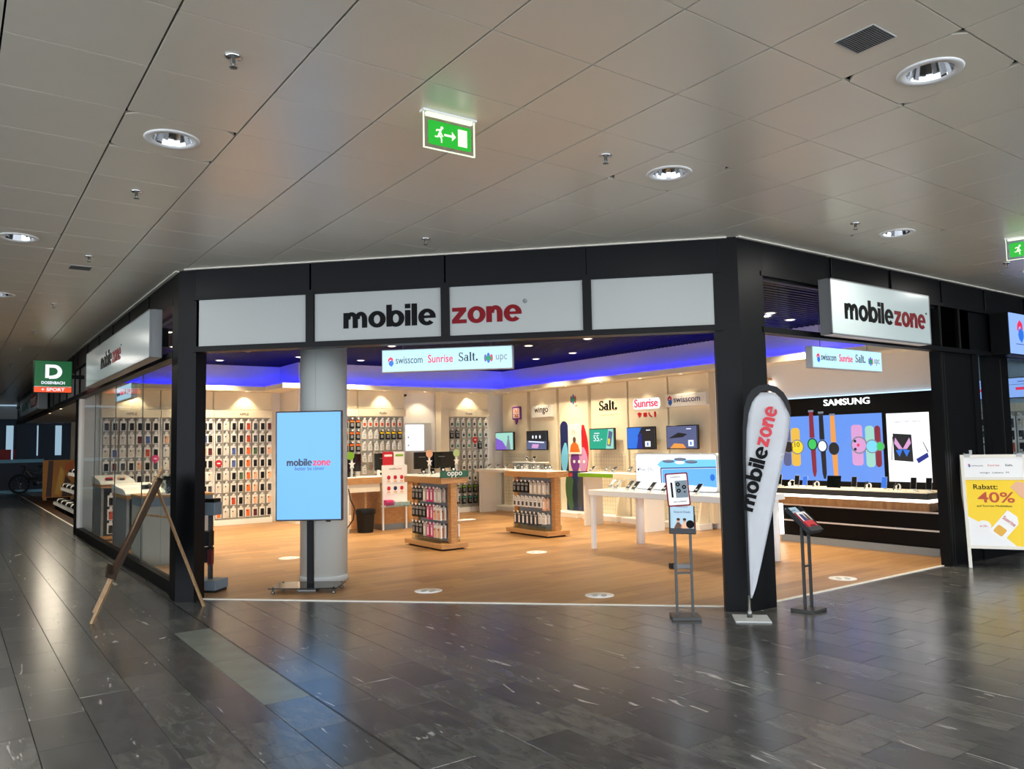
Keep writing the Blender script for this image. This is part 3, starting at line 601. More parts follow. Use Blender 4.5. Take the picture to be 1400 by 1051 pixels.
# ---- brochure stands
def legs(t, w, h):
    B(t, 'base_plate', 'stand_steel', (-.125, .125, -.11, .11, 0, .028), bev=.003)
    for s in (-1, 1): B(t, 'post', 'stand_steel', (s*w-.011, s*w+.011, -.011, .011, .028, h))
    B(t, 'cross_bar', 'stand_steel', (-w, w, -.007, .007, h*.52, h*.52+.016))
t = thing('brochure_stand', 'steel brochure stand with a phone card and a leaflet pocket in the angled entrance', 'stand', (5.33, 4.88, 0), -40)
legs(t, .068, .74)
tr = B(t, 'leaflet_tray', 'charcoal', (-.115, .115, -.03, .012, 0, .045), (-.115, -.109, -.02, .012, 0, .2), (.109, .115, -.02, .012, 0, .17), (-.115, .115, .006, .012, 0, .25), loc=(0, -.005, .735), rot=(R(-14), R(2), 0))
Pl(tr, 'leaflet', 'sky_poster', [(-.104, .02), (.1, .02), (.1, .25), (-.104, .25)], -.012, -.004)
Pl(tr, 'leaflet', 'red', [(.02, .02), (.118, .02), (.118, .12), (.02, .12)], -.003, .003)
X(tr, 'Season Deals', 'ink_blue', (0, -.012, .185), width=.145, height=.02, ext=.001); X(tr, 'mobilezone', 'dark_red', (0, -.012, .235), width=.1, height=.012, ext=.001)
for x, c in ((-.035, 'brown'), (.02, 'peach')):
    Pl(tr, 'printed_figure', c, [(x-.04, .02), (x+.035, .02), (x+.03, .07), (x+.01, .1), (x-.012, .1), (x-.035, .06)], -.0135, -.012); Pl(tr, 'printed_head', 'skin', ell(x, .118, .014, .018, 12), -.0135, -.012); Pl(tr, 'printed_hair', 'leather', ell(x, .127, .015, .012, 12), -.0145, -.0135)
Pl(tr, 'round_sticker', 'ink', ell(.068, .085, .036, .036, 20), -.016, -.012)
cd = Pl(t, 'phone_card', 'dark_red', rr(-.102, .102, 0, .3, .014), -.006, .0, loc=(-.012, .045, .975), rot=(R(-10), R(-3.0), 0))
Pl(cd, 'card_face', 'paper', rr(-.09, .09, .012, .288, .01), -.008, -.006); B(cd, 'phone_back', 'blue_grey', (-.02, .088, -.0095, -.008, .075, .228)); B(cd, 'phone_edge', 'ink', (-.06, -.043, -.0095, -.008, .08, .215))
for x, z, r in ((.005, .195, .019), (.058, .168, .019), (.008, .138, .019), (.06, .125, .009)):
    Pl(cd, 'camera_lens', 'ink', ell(x, z, r, r, 18), -.011, -.0095); Pl(cd, 'lens_glint', 'grey', ell(x, z, r*.35, r*.35, 10), -.0115, -.011)
X(cd, 'mobilezone', 'ink', (-.01, -.008, .258), width=.09, height=.012, ext=.001); X(cd, 'Jetzt erhältlich', 'ink', (.01, -.008, .035), width=.12, height=.014, ext=.001)
B(t, 'card_support', 'steel', (-.006, .006, .062, .07, .735, 1.12)); B(t, 'support_foot', 'steel', (-.006, .006, .0, .07, .73, .74))
t = thing('brochure_stand', 'steel brochure stand with sloping tray of red leaflets in the right entrance', 'stand', (6.385, 4.36, 0), 6)
legs(t, .06, .76)
tr = B(t, 'leaflet_tray', 'charcoal', (-.115, .115, -.04, .0, 0, .012), (-.115, .115, -.008, .0, 0, .30), (-.115, -.108, -.045, .0, 0, .3), (.108, .115, -.045, .0, 0, .3), (-.115, .115, -.045, -.038, 0, .05), loc=(0, -.09, .70), rot=(R(-48), 0, 0))
Pl(tr, 'leaflet', 'sky_poster', [(-.105, .01), (.075, .01), (.075, .31), (-.105, .31)], -.022, -.01); X(tr, 'Season Deals', 'ink_blue', (-.03, -.022, .265), width=.1, height=.016, ext=.001)
lf = Pl(tr, 'leaflet', 'red', [(-.06, .012), (.104, .012), (.104, .235), (-.06, .235)], -.038, -.026)
B(tr, 'printed_picture', 'paper', (-.058, .102, -.04, -.038, .125, .232)); Pl(tr, 'printed_figure', 'ink_blue', [(-.04, .125), (.03, .125), (.02, .2), (-.03, .21)], -.0415, -.04); Pl(tr, 'printed_figure', 'brown', [(.03, .125), (.09, .125), (.08, .19), (.05, .22)], -.0415, -.04)
B(tr, 'print_line', 'dark_red', (-.02, .07, -.040, -.038, .05, .075))
# ---- sandwich board
t = thing('sandwich_board', 'white framed sandwich board with a yellow discount poster by the black pillar', 'sign', (10.007, 4.24, 0), -58.7)
AL = 10.5
def aframe(rot, nm, y):
    return B(t, nm, 'white_trim', (-.345, -.31, -.014, .014, 0, 1.34), (.31, .345, -.014, .014, 0, 1.34), (-.31, .31, -.014, .014, .225, .262), (-.31, .31, -.014, .014, 1.035, 1.07), (-.31, .31, -.014, .014, 1.305, 1.34), loc=(0, y, 0), rot=(R(rot), 0, 0))
ff = aframe(-AL, 'front_frame', 0); bf = aframe(AL, 'back_frame', .49)
for m, z0, z1, nm in (('paper', 1.07, 1.305, 'header_panel'), ('yellow', .262, 1.035, 'poster')):
    B(ff, nm, m, (-.31, .31, -.006, .004, z0, z1)); B(bf, nm, 'paper', (-.31, .31, -.004, .006, z0, z1))
Pl(ff, 'poster_white_area', 'paper', [(-.31, .262), (.16, .262), (.02, .4), (-.31, .60)], -.008, -.006)
X(ff, 'Rabatt:', 'ink', (-.105, -.006, .925), width=.25, height=.062, bold=.008, ext=.002); X(ff, '40%', 'case_red', (-.005, -.006, .77), width=.38, height=.125, bold=.015, ext=.002); X(ff, 'auf Sunrise Mobilabos', 'ink', (-.03, -.006, .715), width=.36, height=.026, ext=.002)
sim = Pl(ff, 'sim_card', 'white', [(-.09, -.16), (.09, -.16), (.09, .10), (.03, .16), (-.09, .16)], -.010, -.006, loc=(.065, 0, .50), rot=(0, R(40), 0))
X(sim, 'Sunrise', 'red', (0, -.010, .045), width=.15, height=.045, bold=.01, ext=.002)
Pl(ff, 'gold_chip', 'gold', rr(-.055, .055, -.05, .05, .02), -.012, -.008, loc=(.005, 0, .44), rot=(0, R(40), 0))
Pl(ff, 'white_badge', 'paper', ell(-.155, .49, .075, .065, 24), -.011, -.006); X(ff, 'ab 200.-', 'red', (-.155, -.011, .478), width=.09, height=.025, ext=.001)
Pl(ff, 'poster_hand', 'peach', [(.31, 1.0), (.22, 1.02), (.15, .95), (.2, .9), (.24, .84), (.31, .8)], -.009, -.006)
sig_swiss(ff, -.255, 1.21, .035, -.006, ''); X(ff, 'swisscom', 'ink', (-.17, -.006, 1.2), width=.12, height=.02, ext=.001); X(ff, 'Sunrise', 'red', (.0, -.006, 1.2), width=.12, height=.026, ext=.001); X(ff, 'Salt.', 'ink', (.16, -.006, 1.2), width=.08, height=.026, bold=.01, ext=.001); X(ff, 'wingo  Lebara  M', 'ink', (.0, -.006, 1.115), width=.3, height=.02, ext=.001)
BS(t, 'hinge', 'steel', (-.3, -.24, .225, .265, 1.29, 1.33), (.24, .3, .225, .265, 1.29, 1.33))
# ---- wooden easel with a board
t = thing('easel', 'folding wooden easel with a dark board beside the side window', 'easel', (0, 0, 0))
top = Vector((1.73, 8.36, 1.40))
for y in (8.184, 8.74):
    p = Vector((1.105 if y < 8.5 else 1.20, y, 0)); link('leg', beam_me('easel_wood', p, p+(top-p)*.99, .026, 0), t)
link('back_leg', beam_me('easel_wood', (2.125, 8.33, 0), (1.66, 8.40, 1.27), .022, 0), t)
link('strut', beam_me('easel_wood', (1.53, 8.4, .95), (1.80, 8.38, .90), .014, 0), t)
sl = math.atan2(.615, 1.40)
bd = B(t, 'board', 'leather', (-.012, .02, -.32, .32, .50, 1.38), loc=(1.125, 8.42, .0), rot=(0, sl, R(-9)))
B(t, 'board_frame', 'grey_wood', (-.014, .026, -.345, -.315, .48, 1.42), (-.014, .026, .315, .345, .48, 1.42), (-.014, .026, -.345, .345, 1.39, 1.42), (-.014, .026, -.345, .345, .47, .5), loc=(1.125, 8.42, 0), rot=(0, sl, R(-9)))
B(t, 'ledge', 'grey_wood', (-.06, .03, -.35, .35, .44, .475), loc=(1.125, 8.42, 0), rot=(0, sl, R(-9)))
# ---- brochure rack just inside the left pillar
t = thing('brochure_rack', 'grey floor rack with black leaflet pockets behind the left pillar', 'rack', (2.37, 9.16, 0), -45)
B(t, 'foot_plate', 'blue_grey', (-.16, .16, -.11, .16, .03, .13), bev=.004); B(t, 'skid', 'rubber', (-.15, .15, -.1, .15, .004, .03)); B(t, 'back_post', 'charcoal', (-.02, .02, .04, .08, .13, 1.0))
for z in (.32, .5): B(t, 'pocket', 'case_black', (-.115, .05, -.05, .05, z, z+.16), bev=.004)
B(t, 'tray', 'blue_grey', (-.15, .135, -.1, .06, .84, .98), bev=.004); B(t, 'tray_lining', 'case_black', (-.14, .125, -.09, .05, .98, 1.02)); B(t, 'red_leaflet', 'maroon', (.03, .075, -.055, .0, .3, .46))
# floor stickers
for x, y, lb in ((4.24, 7.53, 'by the middle of the angled entrance'), (5.45, 6.14, 'near the brochure stand at the angled entrance'), (6.9, 9.1, 'between phone table and oak islands'), (3.98, 11.06, 'beside the round column'), (8.1, 5.085, 'before the black watch counter')):
    t = thing('floor_sticker', 'round white sticker on the oak floor '+lb, 'sticker', (x, y, .004), -45, 'distance stickers on the shop floor')
    L(t, 'disc', 'white', [(0, 0), (.15, 0), (.15, .0012), (0, .0012)], n=28)
    for s in (-1, 1): Pl(t, 'footprint', 'light_grey', ell(s*.045, -.01, .03, .075, 14), .0012, .002, 'z')
# ================================================================ SHOP FITTINGS
WARM = (1, .83, .58)
# ---- ceiling spotlights and soffit wall washers
me_s1 = lathe_me('white', [(.055, 0), (.075, -.004), (.085, .0), (.085, .006), (.055, .006)], 20); me_s2 = lathe_me('lamp_warm', [(0, -.001), (.055, -.001), (.055, .004), (0, .004)], 20)
# first row: the lamps seen in the photograph; second row: lamps the header and the hanging sign hide from it
SEEN = [(4.33, 14.22), (4.32, 15.93), (5.49, 14.72), (6.80, 14.77), (8.45, 11.26), (9.93, 12.98), (9.94, 11.80), (8.79, 10.03), (9.30, 6.74), (10.10, 6.98), (2.61, 12.39), (3.08, 14.13)]
for i, (x, y) in enumerate(SEEN+[(6.3, 12.4), (4.3, 11.6), (6.4, 9.4), (8.8, 7.6)]):
    t = thing('ceiling_spotlight', 'small round spotlight in the black slatted shop ceiling', 'ceiling light', (x, y, 3.308), 0, 'spotlights in the black shop ceiling')
    link('trim_ring', me_s1, t); link('lens', me_s2, t); light(t, 'AREA', (0, 0, -.02), SHOP_LAMP, WARM, .12, spread=115, name='spot_lamp' if i < len(SEEN) else 'spot_lamp_%d_offscreen' % (i-len(SEEN)+1))
me_w1 = lathe_me('white', [(.03, 0), (.045, -.003), (.05, 0), (.05, .004), (.03, .004)], 16); me_w2 = lathe_me('lamp_warm', [(0, 0), (.03, 0), (.03, .004), (0, .004)], 16)
WASH = [(2.9, 16.52), (3.9, 16.52), (5.03, 16.52), (6.5, 15.42), (7.65, 15.42), (8.65, 15.42), (9.87, 15.42)]+[(10.67, y) for y in (15.05, 13.97, 12.92, 11.8, 10.7, 9.68)]
for x, y in WASH:
    t = thing('wall_washer', 'tiny round downlight in the cream soffit above the wall displays', 'ceiling light', (x, y, 2.749), 0, 'downlights in the cream soffit')
    link('trim_ring', me_w1, t); link('lens', me_w2, t)
    light(t, 'SPOT', (0, 0, -.02), WASH_LAMP*5, WARM, .03, 95, .5, (R(12), 0, 0) if x < 10.5 else (0, R(-12)*-1, 0))
# ---- packages
PCK = {}
def pack_mesh(kind, c):
    if (kind, c) in PCK: return PCK[(kind, c)]
    if kind == 'case':       # white carton with a phone case on the front
        a = box_me('paper' if c not in ('clear',) else 'clear_case', [(-.053, .053, -.012, .012, -.2, -.012), (-.02, .02, -.003, .003, -.012, .012)])
        b = box_me({'k': 'case_black', 'd': 'case_dark', 'o': 'orange', 'r': 'case_red', 'b': 'case_blue', 'g': 'case_green', 'p': 'peach', 'm': 'maroon', 'w': 'clear_case'}[c], [(-.032, .042, -.018, -.011, -.188, -.05)], .004)
        d = box_me('rubber', [(-.024, -.003, -.0205, -.017, -.085, -.062)])
    elif kind == 'black':    # dark carton with coloured band
        a = box_me('case_black', [(-.048, .048, -.014, .014, -.185, -.012), (-.02, .02, -.003, .003, -.012, .012)])
        b = box_me(c, [(-.046, .046, -.0155, -.013, -.06, -.02)]); d = box_me('grey', [(-.03, .03, -.02, -.013, -.15, -.08)], .004)
    elif kind == 'white':    # small white carton with picture
        a = box_me('paper', [(-.04, .04, -.014, .014, -.16, -.012), (-.02, .02, -.003, .003, -.012, .012)])
        b = box_me(c, [(-.028, .028, -.016, -.013, -.14, -.07)]); d = box_me('light_grey', [(-.032, .032, -.0155, -.013, -.055, -.03)])
    else:                    # slim tall bag
        a = box_me(c, [(-.04, .04, -.010, .010, -.2, -.012), (-.02, .02, -.003, .003, -.012, .012)])
        b = box_me('paper', [(-.02, .02, -.0125, -.009, -.17, -.05)]); d = box_me('light_grey', [(-.035, .035, -.0115, -.009, -.04, -.018)])
    PCK[(kind, c)] = (a, b, d); return PCK[(kind, c)]
CN = {'k': 'black', 'd': 'slate grey', 'o': 'bright orange', 'r': 'rust red', 'b': 'blue', 'g': 'green', 'p': 'peach', 'm': 'maroon', 'w': 'clear'}
NAMES = {'case': ('phone_case_package', 'phone_case', 'camera_cutout', 'phone case'), 'black': ('accessory_package', 'colour_band', 'picture', 'accessory pack'), 'white': ('charger_package', 'picture', 'print_line', 'charger pack'), 'bag': ('cover_package', 'print_field', 'header_card', 'cover pack')}
hook_me = tube_me('steel', [(0, .0, .0), (0, -.085, .0), (0, -.092, .012)], .0028, 5); long_hook = tube_me('steel', [(0, .0, .0), (0, -.17, .0), (0, -.178, .012)], .0028, 5); tag_me = box_me('paper', [(-.02, .02, -.096, -.093, .004, .036)])
def pack(kind, c, disp, dl, loc, label, group):
    """a package hung on a hook of the display unit disp; loc is in the display's local frame"""
    a, b, d = pack_mesh(kind, c); nm = NAMES[kind]
    h = link('hook', hook_me, disp, loc); link('price_tag', tag_me, h)
    th = disp.rotation_euler.z; q = Vector((loc[0], loc[1]-.06+random.uniform(-.012, .012), loc[2]+.002))
    w = Vector((q.x*math.cos(th)-q.y*math.sin(th), q.x*math.sin(th)+q.y*math.cos(th), q.z))+disp.location
    o = tag(link(nm[0], a, None, w, (0, 0, th+random.uniform(-.06, .06))), label, nm[3], group)
    link(nm[1], b, o); link(nm[2], d, o)
    return o
# ---- wall display units
def wall_unit(label, loc, deg, w, title, seam=True, mesh='peg_grey'):
    t = thing('wall_display', label, 'display unit', loc, deg)
    B(t, 'back_panel', 'cream', (0, w, .0, .12, .1, 2.75)); B(t, 'peg_panel', mesh, (.03, w-.03, -.012, .0, .12, 2.2))
    B(t, 'header', 'cream', (0, w, -.09, .0, 2.2, 2.355), bev=.004); B(t, 'upper_panel', 'cream', (.012, w-.012, -.02, .0, 2.37, 2.745), bev=.003)
    B(t, 'plinth', 'white', (0, w, -.10, .0, .004, .11), bev=.004)
    for x in (.0, w-.03): B(t, 'side_rail', 'white', (x, x+.03, -.03, .0, .11, 2.2))
    for z in [2.2-.2553*i for i in range(1, 8)]: B(t, 'slot_rail', 'light_grey', (.03, w-.03, -.016, -.011, z-.012, z-.004))
    X(t, title, 'ink', (w/2, -.09, 2.25), height=.052, ext=.002)
    return t
ORD = ['top', 'second', 'third', 'fourth', 'fifth', 'sixth', 'seventh', 'bottom']
def zrow(i): return 2.11-.2553*i+.03
UA = [wall_unit('cream accessory wall unit of phone cases next to the side window', (2.34, 16.70, 0), 0, 1.05, 'APPLE'), wall_unit('cream accessory wall unit in the middle of the phone case wall', (3.40, 16.70, 0), 0, 1.0, 'APPLE'), wall_unit('cream accessory wall unit of phone cases next to the return wall', (4.41, 16.70, 0), 0, 1.2, 'APPLE')]
GRID = ['kkwkkrdkm', 'kdwkkrdkk', 'mkwbkogkp', 'kkwbkokkk', 'wkwkgopkp', 'dwwkkopkd', 'wwwrkwpwp', 'oowwkomkk']
for r_ in range(8):
    for i in range(9):
        x = 4.505+(i-1)*.148 if i else 4.33
        c = GRID[r_][i]
        u = UA[2] if x > 4.42 else UA[1]
        pack('case', c, u, None, (x-u.location.x, -.012, zrow(r_)), '%s phone case in the %s row of the %s case wall unit' % (CN[c], ORD[r_], 'return wall' if u is UA[2] else 'middle'), CN[c]+' cases on the case wall')
for k, (u, xs) in enumerate(((UA[0], [.09+.145*i for i in range(7)]), (UA[1], [.1+.145*i for i in range(6)]))):
    for r_ in range(8):
        for x in xs:
            c = random.choice('kkdwwwpbgrkm' if r_ else 'kkkd')
            pack('case', c, u, None, (x, -.012, zrow(r_)), '%s phone case in the %s row of the %s case wall unit' % (CN[c], ORD[r_], 'window side' if k == 0 else 'middle'), CN[c]+' cases on the case wall')
def round_tag(disp, x, z, m, s, label):
    th = disp.rotation_euler.z
    t = thing('offer_tag', label, 'tag', disp.location+Vector((x, -.125, z)), 0)
    Pl(t, 'balloon', m, ell(0, 0, .07, .07, 20)+[], -.004, 0); Pl(t, 'balloon_tip', m, [(-.03, -.06), (.03, -.06), (0, -.1)], -.004, 0); B(t, 'print_mark', 'white', (-.03, .03, -.006, -.004, -.012, .012)); T(t, 'stem', 'steel', [(0, 0, 0), (0, .115, .0)], .004, 6)
round_tag(UA[2], .08, 1.27, 'red', '%', 'round red offer tag on the phone case wall unit by the return wall'); round_tag(UA[0], .95, 1.4, 'pink', '%', 'round pink offer tag on the phone case wall unit by the side window')
UC0 = wall_unit('cream accessory wall unit hidden partly by the round column', (5.98, 15.60, 0), 0, 1.11, 'Audio'); UC = wall_unit('cream accessory wall unit titled Audio behind the service desk', (7.10, 15.60, 0), 0, 1.12, 'Audio')
UP_ = wall_unit('cream accessory wall unit titled Power beside the corner', (9.30, 15.60, 0), 0, 1.15, 'Power')
B(UP_, 'side_panel', 'cream', (-.22, -.01, -.14, .1, .1, 2.75))
rowsC = [('black', 'orange', 3), ('white', 'peach', 8)]
for r_ in range(6):
    for i in range(15):
        x = 6.10+.14*i
        if x > 8.19: continue
        if x < 7.12: kd, c, lb = 'black', 'orange', 'black and orange accessory pack'
        elif r_ == 0: kd, c, lb = 'white', 'case_red', 'white pack with rust red picture'
        elif r_ == 1: kd, c, lb = ('black', 'yellow', 'black and yellow accessory pack') if x > 7.55 else ('white', 'light_grey', 'plain white audio pack')
        else: kd, c, lb = 'white', 'light_grey', 'plain white audio pack'
        u = UC if x > 7.12 else UC0
        if r_ > 3 and i % 2: continue
        pack(kd, c, u, None, (x-u.location.x, -.012, 2.13-.25*r_), lb+' in the %s row of the %s wall unit' % (ORD[r_], 'Audio' if u is UC else 'column side'), lb+'s')
for r_ in range(8):
    for i in range(7):
        x = .1+.155*i
        if r_ in (3, 4) and i == 1: continue
        kd, c, lb = ('white', 'teal', 'white and teal charger pack') if (r_ < 3 and i % 2) else ('white', 'case_dark', 'white charger pack with dark picture')
        if r_ == 1 and i < 2 or r_ == 2 and i == 5: kd, c, lb = 'black', 'grey', 'black power bank pack'
        if r_ >= 6: kd, c, lb = ('black', 'lime', 'black and lime cable pack') if r_ == 6 else ('black', 'teal', 'black and teal cable pack')
        pack(kd, c, UP_, None, (x, -.012, 2.13-.25*r_), lb+' in the %s row of the Power wall unit' % ORD[r_], lb+'s')
round_tag(UP_, .7, 1.66, 'red', '!', 'round red offer tag on the Power wall unit')
t = thing('camera_dome', 'small black security camera on the wall above the service desk', 'camera', (8.28, 15.75, 2.68)); B(t, 'bracket', 'white', (-.03, .03, -.06, 0, 0, .05)); L(t, 'dome', 'rubber', [(0, -.05), (.03, -.045), (.045, -.02), (.045, .0), (0, 0)], (0, -.07, .02), 16)
t = thing('wall_screen', 'portrait white lit price screen on the back wall between Audio and Power', 'screen', (8.53, 15.72, 1.44)); B(t, 'frame', 'light_grey', (-.26, .42, -.03, .03, -1.4, .62)); B(t, 'screen', 'screen_white', (-.235, .225, -.045, -.03, 0, .58)); X(t, 'mobilezone', 'p_grey', (0, -.045, .49), width=.22, ext=.001)
for z in (.12, .3): Pl(t, 'icon', 'p_grey', ell(-.17, z, .022, .022, 12), -.047, -.045)
# ---- service desk
t = thing('service_desk', 'long oak service desk with white panels below the back wall', 'desk', (5.88, 13.4, 0))
B(t, 'worktop', 'oak_x', (0, 2.56, 0, .75, .87, .985), bev=.004); B(t, 'top_surface', 'white', (.02, 2.54, .03, .73, .985, .99)); B(t, 'apron', 'cream', (.02, .68, .03, .06, .72, .87))
BS(t, 'pedestal', 'oak', (.69, 1.36, .02, .7, .11, .87), (1.7, 2.1, .02, .7, .11, .87)); BS(t, 'kick_plate', 'grey', (.70, 1.35, .015, .69, .004, .11), (1.71, 2.09, .015, .69, .004, .11)); B(t, 'side_panel', 'oak', (.40, .44, .1, .7, .004, .87)); B(t, 'leg', 'white', (.02, .07, .05, .7, .004, .87))
for x, lb in ((6.12, 'beside the round column'), (6.9, 'behind the red card display'), (7.75, 'in front of the white price screen'), (8.2, 'in front of the Power wall unit')):
    m_ = thing('computer_monitor', 'black computer monitor on the service desk '+lb, 'monitor', (x, 13.85, .99), 6, 'monitors on the service desk')
    B(m_, 'panel', 'tv_bezel', (-.26, .26, -.02, .02, .10, .43), bev=.004); B(m_, 'stand', 'tv_bezel', (-.03, .03, .02, .05, .01, .25)); B(m_, 'foot', 'tv_bezel', (-.11, .11, -.08, .1, 0, .012)); B(m_, 'label_strip', 'grey', (-.16, .0, -.022, -.02, .33, .34))
for x, m, lb in ((6.05, 'lime', 'lime'), (7.68, 'peach', 'pink'), (8.3, 'pale_green', 'green')):
    p_ = thing('counter_topper', 'white pole topper with stars and a round %s sign on the desk' % lb, 'display', (x, 13.55, .99))
    L(p_, 'foot', 'white', [(0, 0), (.06, 0), (.06, .01), (0, .012)], n=16); B(p_, 'pole', 'light_grey', (-.02, .02, -.006, .006, .01, .42)); Pl(p_, 'disc', m, ell(-.03 if lb == 'lime' else 0, .40, .075, .075, 22), -.012, -.006)
    Pl(p_, 'star', 'white', [(.07*(1 if i % 2 == 0 else .4)*math.cos(R(90+36*i)), .24+.09*(1 if i % 2 == 0 else .4)*math.sin(R(90+36*i))) for i in range(10)], -.014, -.006)
t = thing('card_terminal', 'small white card terminal on the service desk', 'terminal', (6.62, 13.62, .99)); Pl(t, 'body', 'white', [(0, 0), (.15, 0), (.15, .05), (0, .12)], -.05, .05, 'y'); B(t, 'display', 'tv_bezel', (.01, .06, -.052, -.05, .03, .07))
for i in range(5): 
    t = thing('paper_stack', 'pile of pale leaflets on the service desk top', 'leaflets', (6.2+.55*i, 13.52+.03*(i % 2), .99), 10*i, 'leaflet piles on the service desk'); B(t, 'sheets', 'paper', (-.1, .1, -.07, .07, 0, .012+.004*i)); B(t, 'top_sheet', 'sky_poster', (-.09, .09, -.06, .06, .012+.004*i, .0135+.004*i))
t = thing('card_display', 'white prepaid card display with red cards in front of the service desk', 'display', (6.575, 13.37, 0))
B(t, 'board', 'paper', (0, .51, -.02, .02, .46, 1.2)); B(t, 'shelf', 'white', (-.01, .52, -.16, .02, .43, .46)); B(t, 'shelf_lip', 'acrylic', (-.01, .52, -.165, -.16, .43, .52)); BS(t, 'leg', 'white', (.0, .03, -.01, .02, .004, .46), (.48, .51, -.01, .02, .004, .46))
X(t, 'mobile', 'ink', (.21, -.02, 1.115), width=.15, height=.04, ext=.001); X(t, 'zone', 'red', (.345, -.02, 1.115), width=.1, height=.04, ext=.001)
for i in range(3):
    for z in (.96, .76):
        c_ = tag(B(None, 'prepaid_card', 'paper', (-.045, .045, -.012, 0, -.15, 0), loc=(6.575+.12+.135*i, 13.352, z+.06)), 'red prepaid card hanging on the white card display' if not (i == 1 and z < .9) else 'blue prepaid card hanging on the white card display', 'card', 'prepaid cards' if not (i == 1 and z < .9) else None)
        Pl(c_, 'print_bubble', 'red' if not (i == 1 and z < .9) else 'ink_blue', ell(0, -.05, .036, .04, 14), -.014, -.012); B(c_, 'print_line', 'peach', (-.03, .03, -.014, -.012, -.135, -.105))
for x, m, lb in ((.13, 'red', 'red leaflet card with white print standing on the card display'), (.36, 'paper', 'white leaflet card standing on the card display')):
    t = thing('leaflet_card', lb, 'card', (6.575+x, 13.385, 1.2)); B(t, 'sheet', m, (-.11, .1, -.008, .008, 0, .25)); B(t, 'print_block', 'paper' if m == 'red' else 'lime', (-.08, .08, -.01, -.008, .16, .2))
for i in range(3):
    tag(B(None, 'brochure_pile', 'paper' if i else 'pink', (-.07, .07, -.06, .06, 0, .10-.02*i), loc=(6.66+.17*i, 13.28, .46)), ['pink brochure pile', 'tall white brochure pile', 'low white brochure pile'][i]+' on the card display shelf', 'brochures')
t = thing('waste_bin', 'round black waste bin under the service desk', 'bin', (6.2, 13.3, .004)); L(t, 'body', 'rubber', [(0, 0), (.14, 0), (.165, .34), (.175, .34), (.175, .42), (.16, .42), (.135, .02), (0, .02)], n=24); L(t, 'liner_rim', 'case_black', [(.176, .33), (.182, .34), (.182, .41), (.176, .42)], n=24)
t = thing('power_cable', 'black cable hanging down from the service desk by the column', 'cable', (0, 0, 0)); T(t, 'cord', 'rubber', [(5.9, 13.36, .8), (5.93, 13.34, .6), (5.99, 13.3, .45), (5.96, 13.3, .25), (5.86, 13.33, .1), (5.85, 13.34, .008)], .012)
# ---- wooden gondolas
def gondola(name, label, loc, lng, green, fill, top_items=True):
    """long axis along local y (0..lng), width .46 (0..)"""
    t = thing(name, label, 'display unit', loc)
    B(t, 'base', 'oak_x', (0, .46, 0, lng, .03, .10), bev=.004); B(t, 'castor_plinth', 'rubber', (.05, .41, .06, lng-.06, .004, .03))
    for y in (.02, lng-.12): B(t, 'end_post', 'oak', (.175, .285, y, y+.10, .10, .99), bev=.003)
    B(t, 'spine', 'acrylic_grey', (.222, .238, .12, lng-.12, .12, .98))
    B(t, 'top_frame', 'oak_x', (0, .46, 0, lng, .985, 1.08), bev=.004); B(t, 'top_surface', 'white', (.015, .445, .015, lng-.015, 1.08, 1.088))
    for s, x in ((-1, .06), (1, .40)): B(t, 'clear_tray', 'acrylic', (x-.002, x+.002, .14, lng-.14, .10, .18))
    if green:
        B(t, 'sign_board', 'green_oppo', (-.01, .47, -.012, .012, 1.075, 1.17)); X(t, 'oppo', 'white', (.23, -.012, 1.105), width=.26, height=.085, bold=.01, ext=.002)
        Pl(t, 'sloped_riser', 'white', [(.0, 1.088), (.45, 1.088), (.42, 1.13), (.05, 1.13)], .05, .32)
    # hooks with packages on both long sides
    for s, deg in ((-1, -90), (1, 90)):
        for r_ in range(3):
            for i in range(8):
                y = .19+i*(lng-.38)/7; z = .90-.265*r_
                kd, c, lb = fill(r_, i)
                hx = .222 if s < 0 else .238
                h = link('hook', long_hook, t, (hx, y, z), (0, 0, R(deg))); link('price_tag', tag_me, h, (0, -.085, 0))
                for dp in (.07, .145):
                    a, b, dd = pack_mesh(kd, c); nm = NAMES[kd]
                    o = tag(link(nm[0], a, None, (loc[0]+hx+s*dp, loc[1]+y, z+.002), (0, 0, R(deg)+random.uniform(-.05, .05))), lb+', %s row of the %s' % (ORD[r_] if r_ < 2 else 'bottom', 'green board island' if green else 'plain oak island'), nm[3], lb+'s on the '+('green board island' if green else 'plain oak island'))
                    link(nm[1], b, o); link(nm[2], dd, o)
    return t
def fill1(r_, i):
    if i < 2: return ('case', 'p', 'peach phone case pack') if r_ else ('bag', 'clear_case', 'beige cover pack')
    if i < 4: return 'bag', 'pink', 'pink cover pack'
    return ('black', 'grey', 'black screen protector pack') if i > 4 or r_ == 1 else ('bag', 'clear_case', 'beige cover pack')
def fill2(r_, i):
    if r_ == 0: return ('bag', 'clear_case', 'beige cover pack') if i < 4 else ('black', 'grey', 'black screen protector pack')
    if r_ == 1: return ('bag', 'peach', 'peach boxed strap pack') if i < 1 else ('white', 'case_dark', 'white earphone pack with dark picture')
    return ('white', 'clear_case', 'white slim cover pack') if i < 2 else ('bag', 'case_dark', 'slate grey cover pack')
gondola('oak_gondola', 'oak display island topped by a green board with hanging cases', (5.92, 10.1, 0), 1.16, True, fill1)
gondola('oak_gondola', 'oak display island with a plain white top and hanging packs', (8.01, 10.24, 0), 1.2, False, fill2)
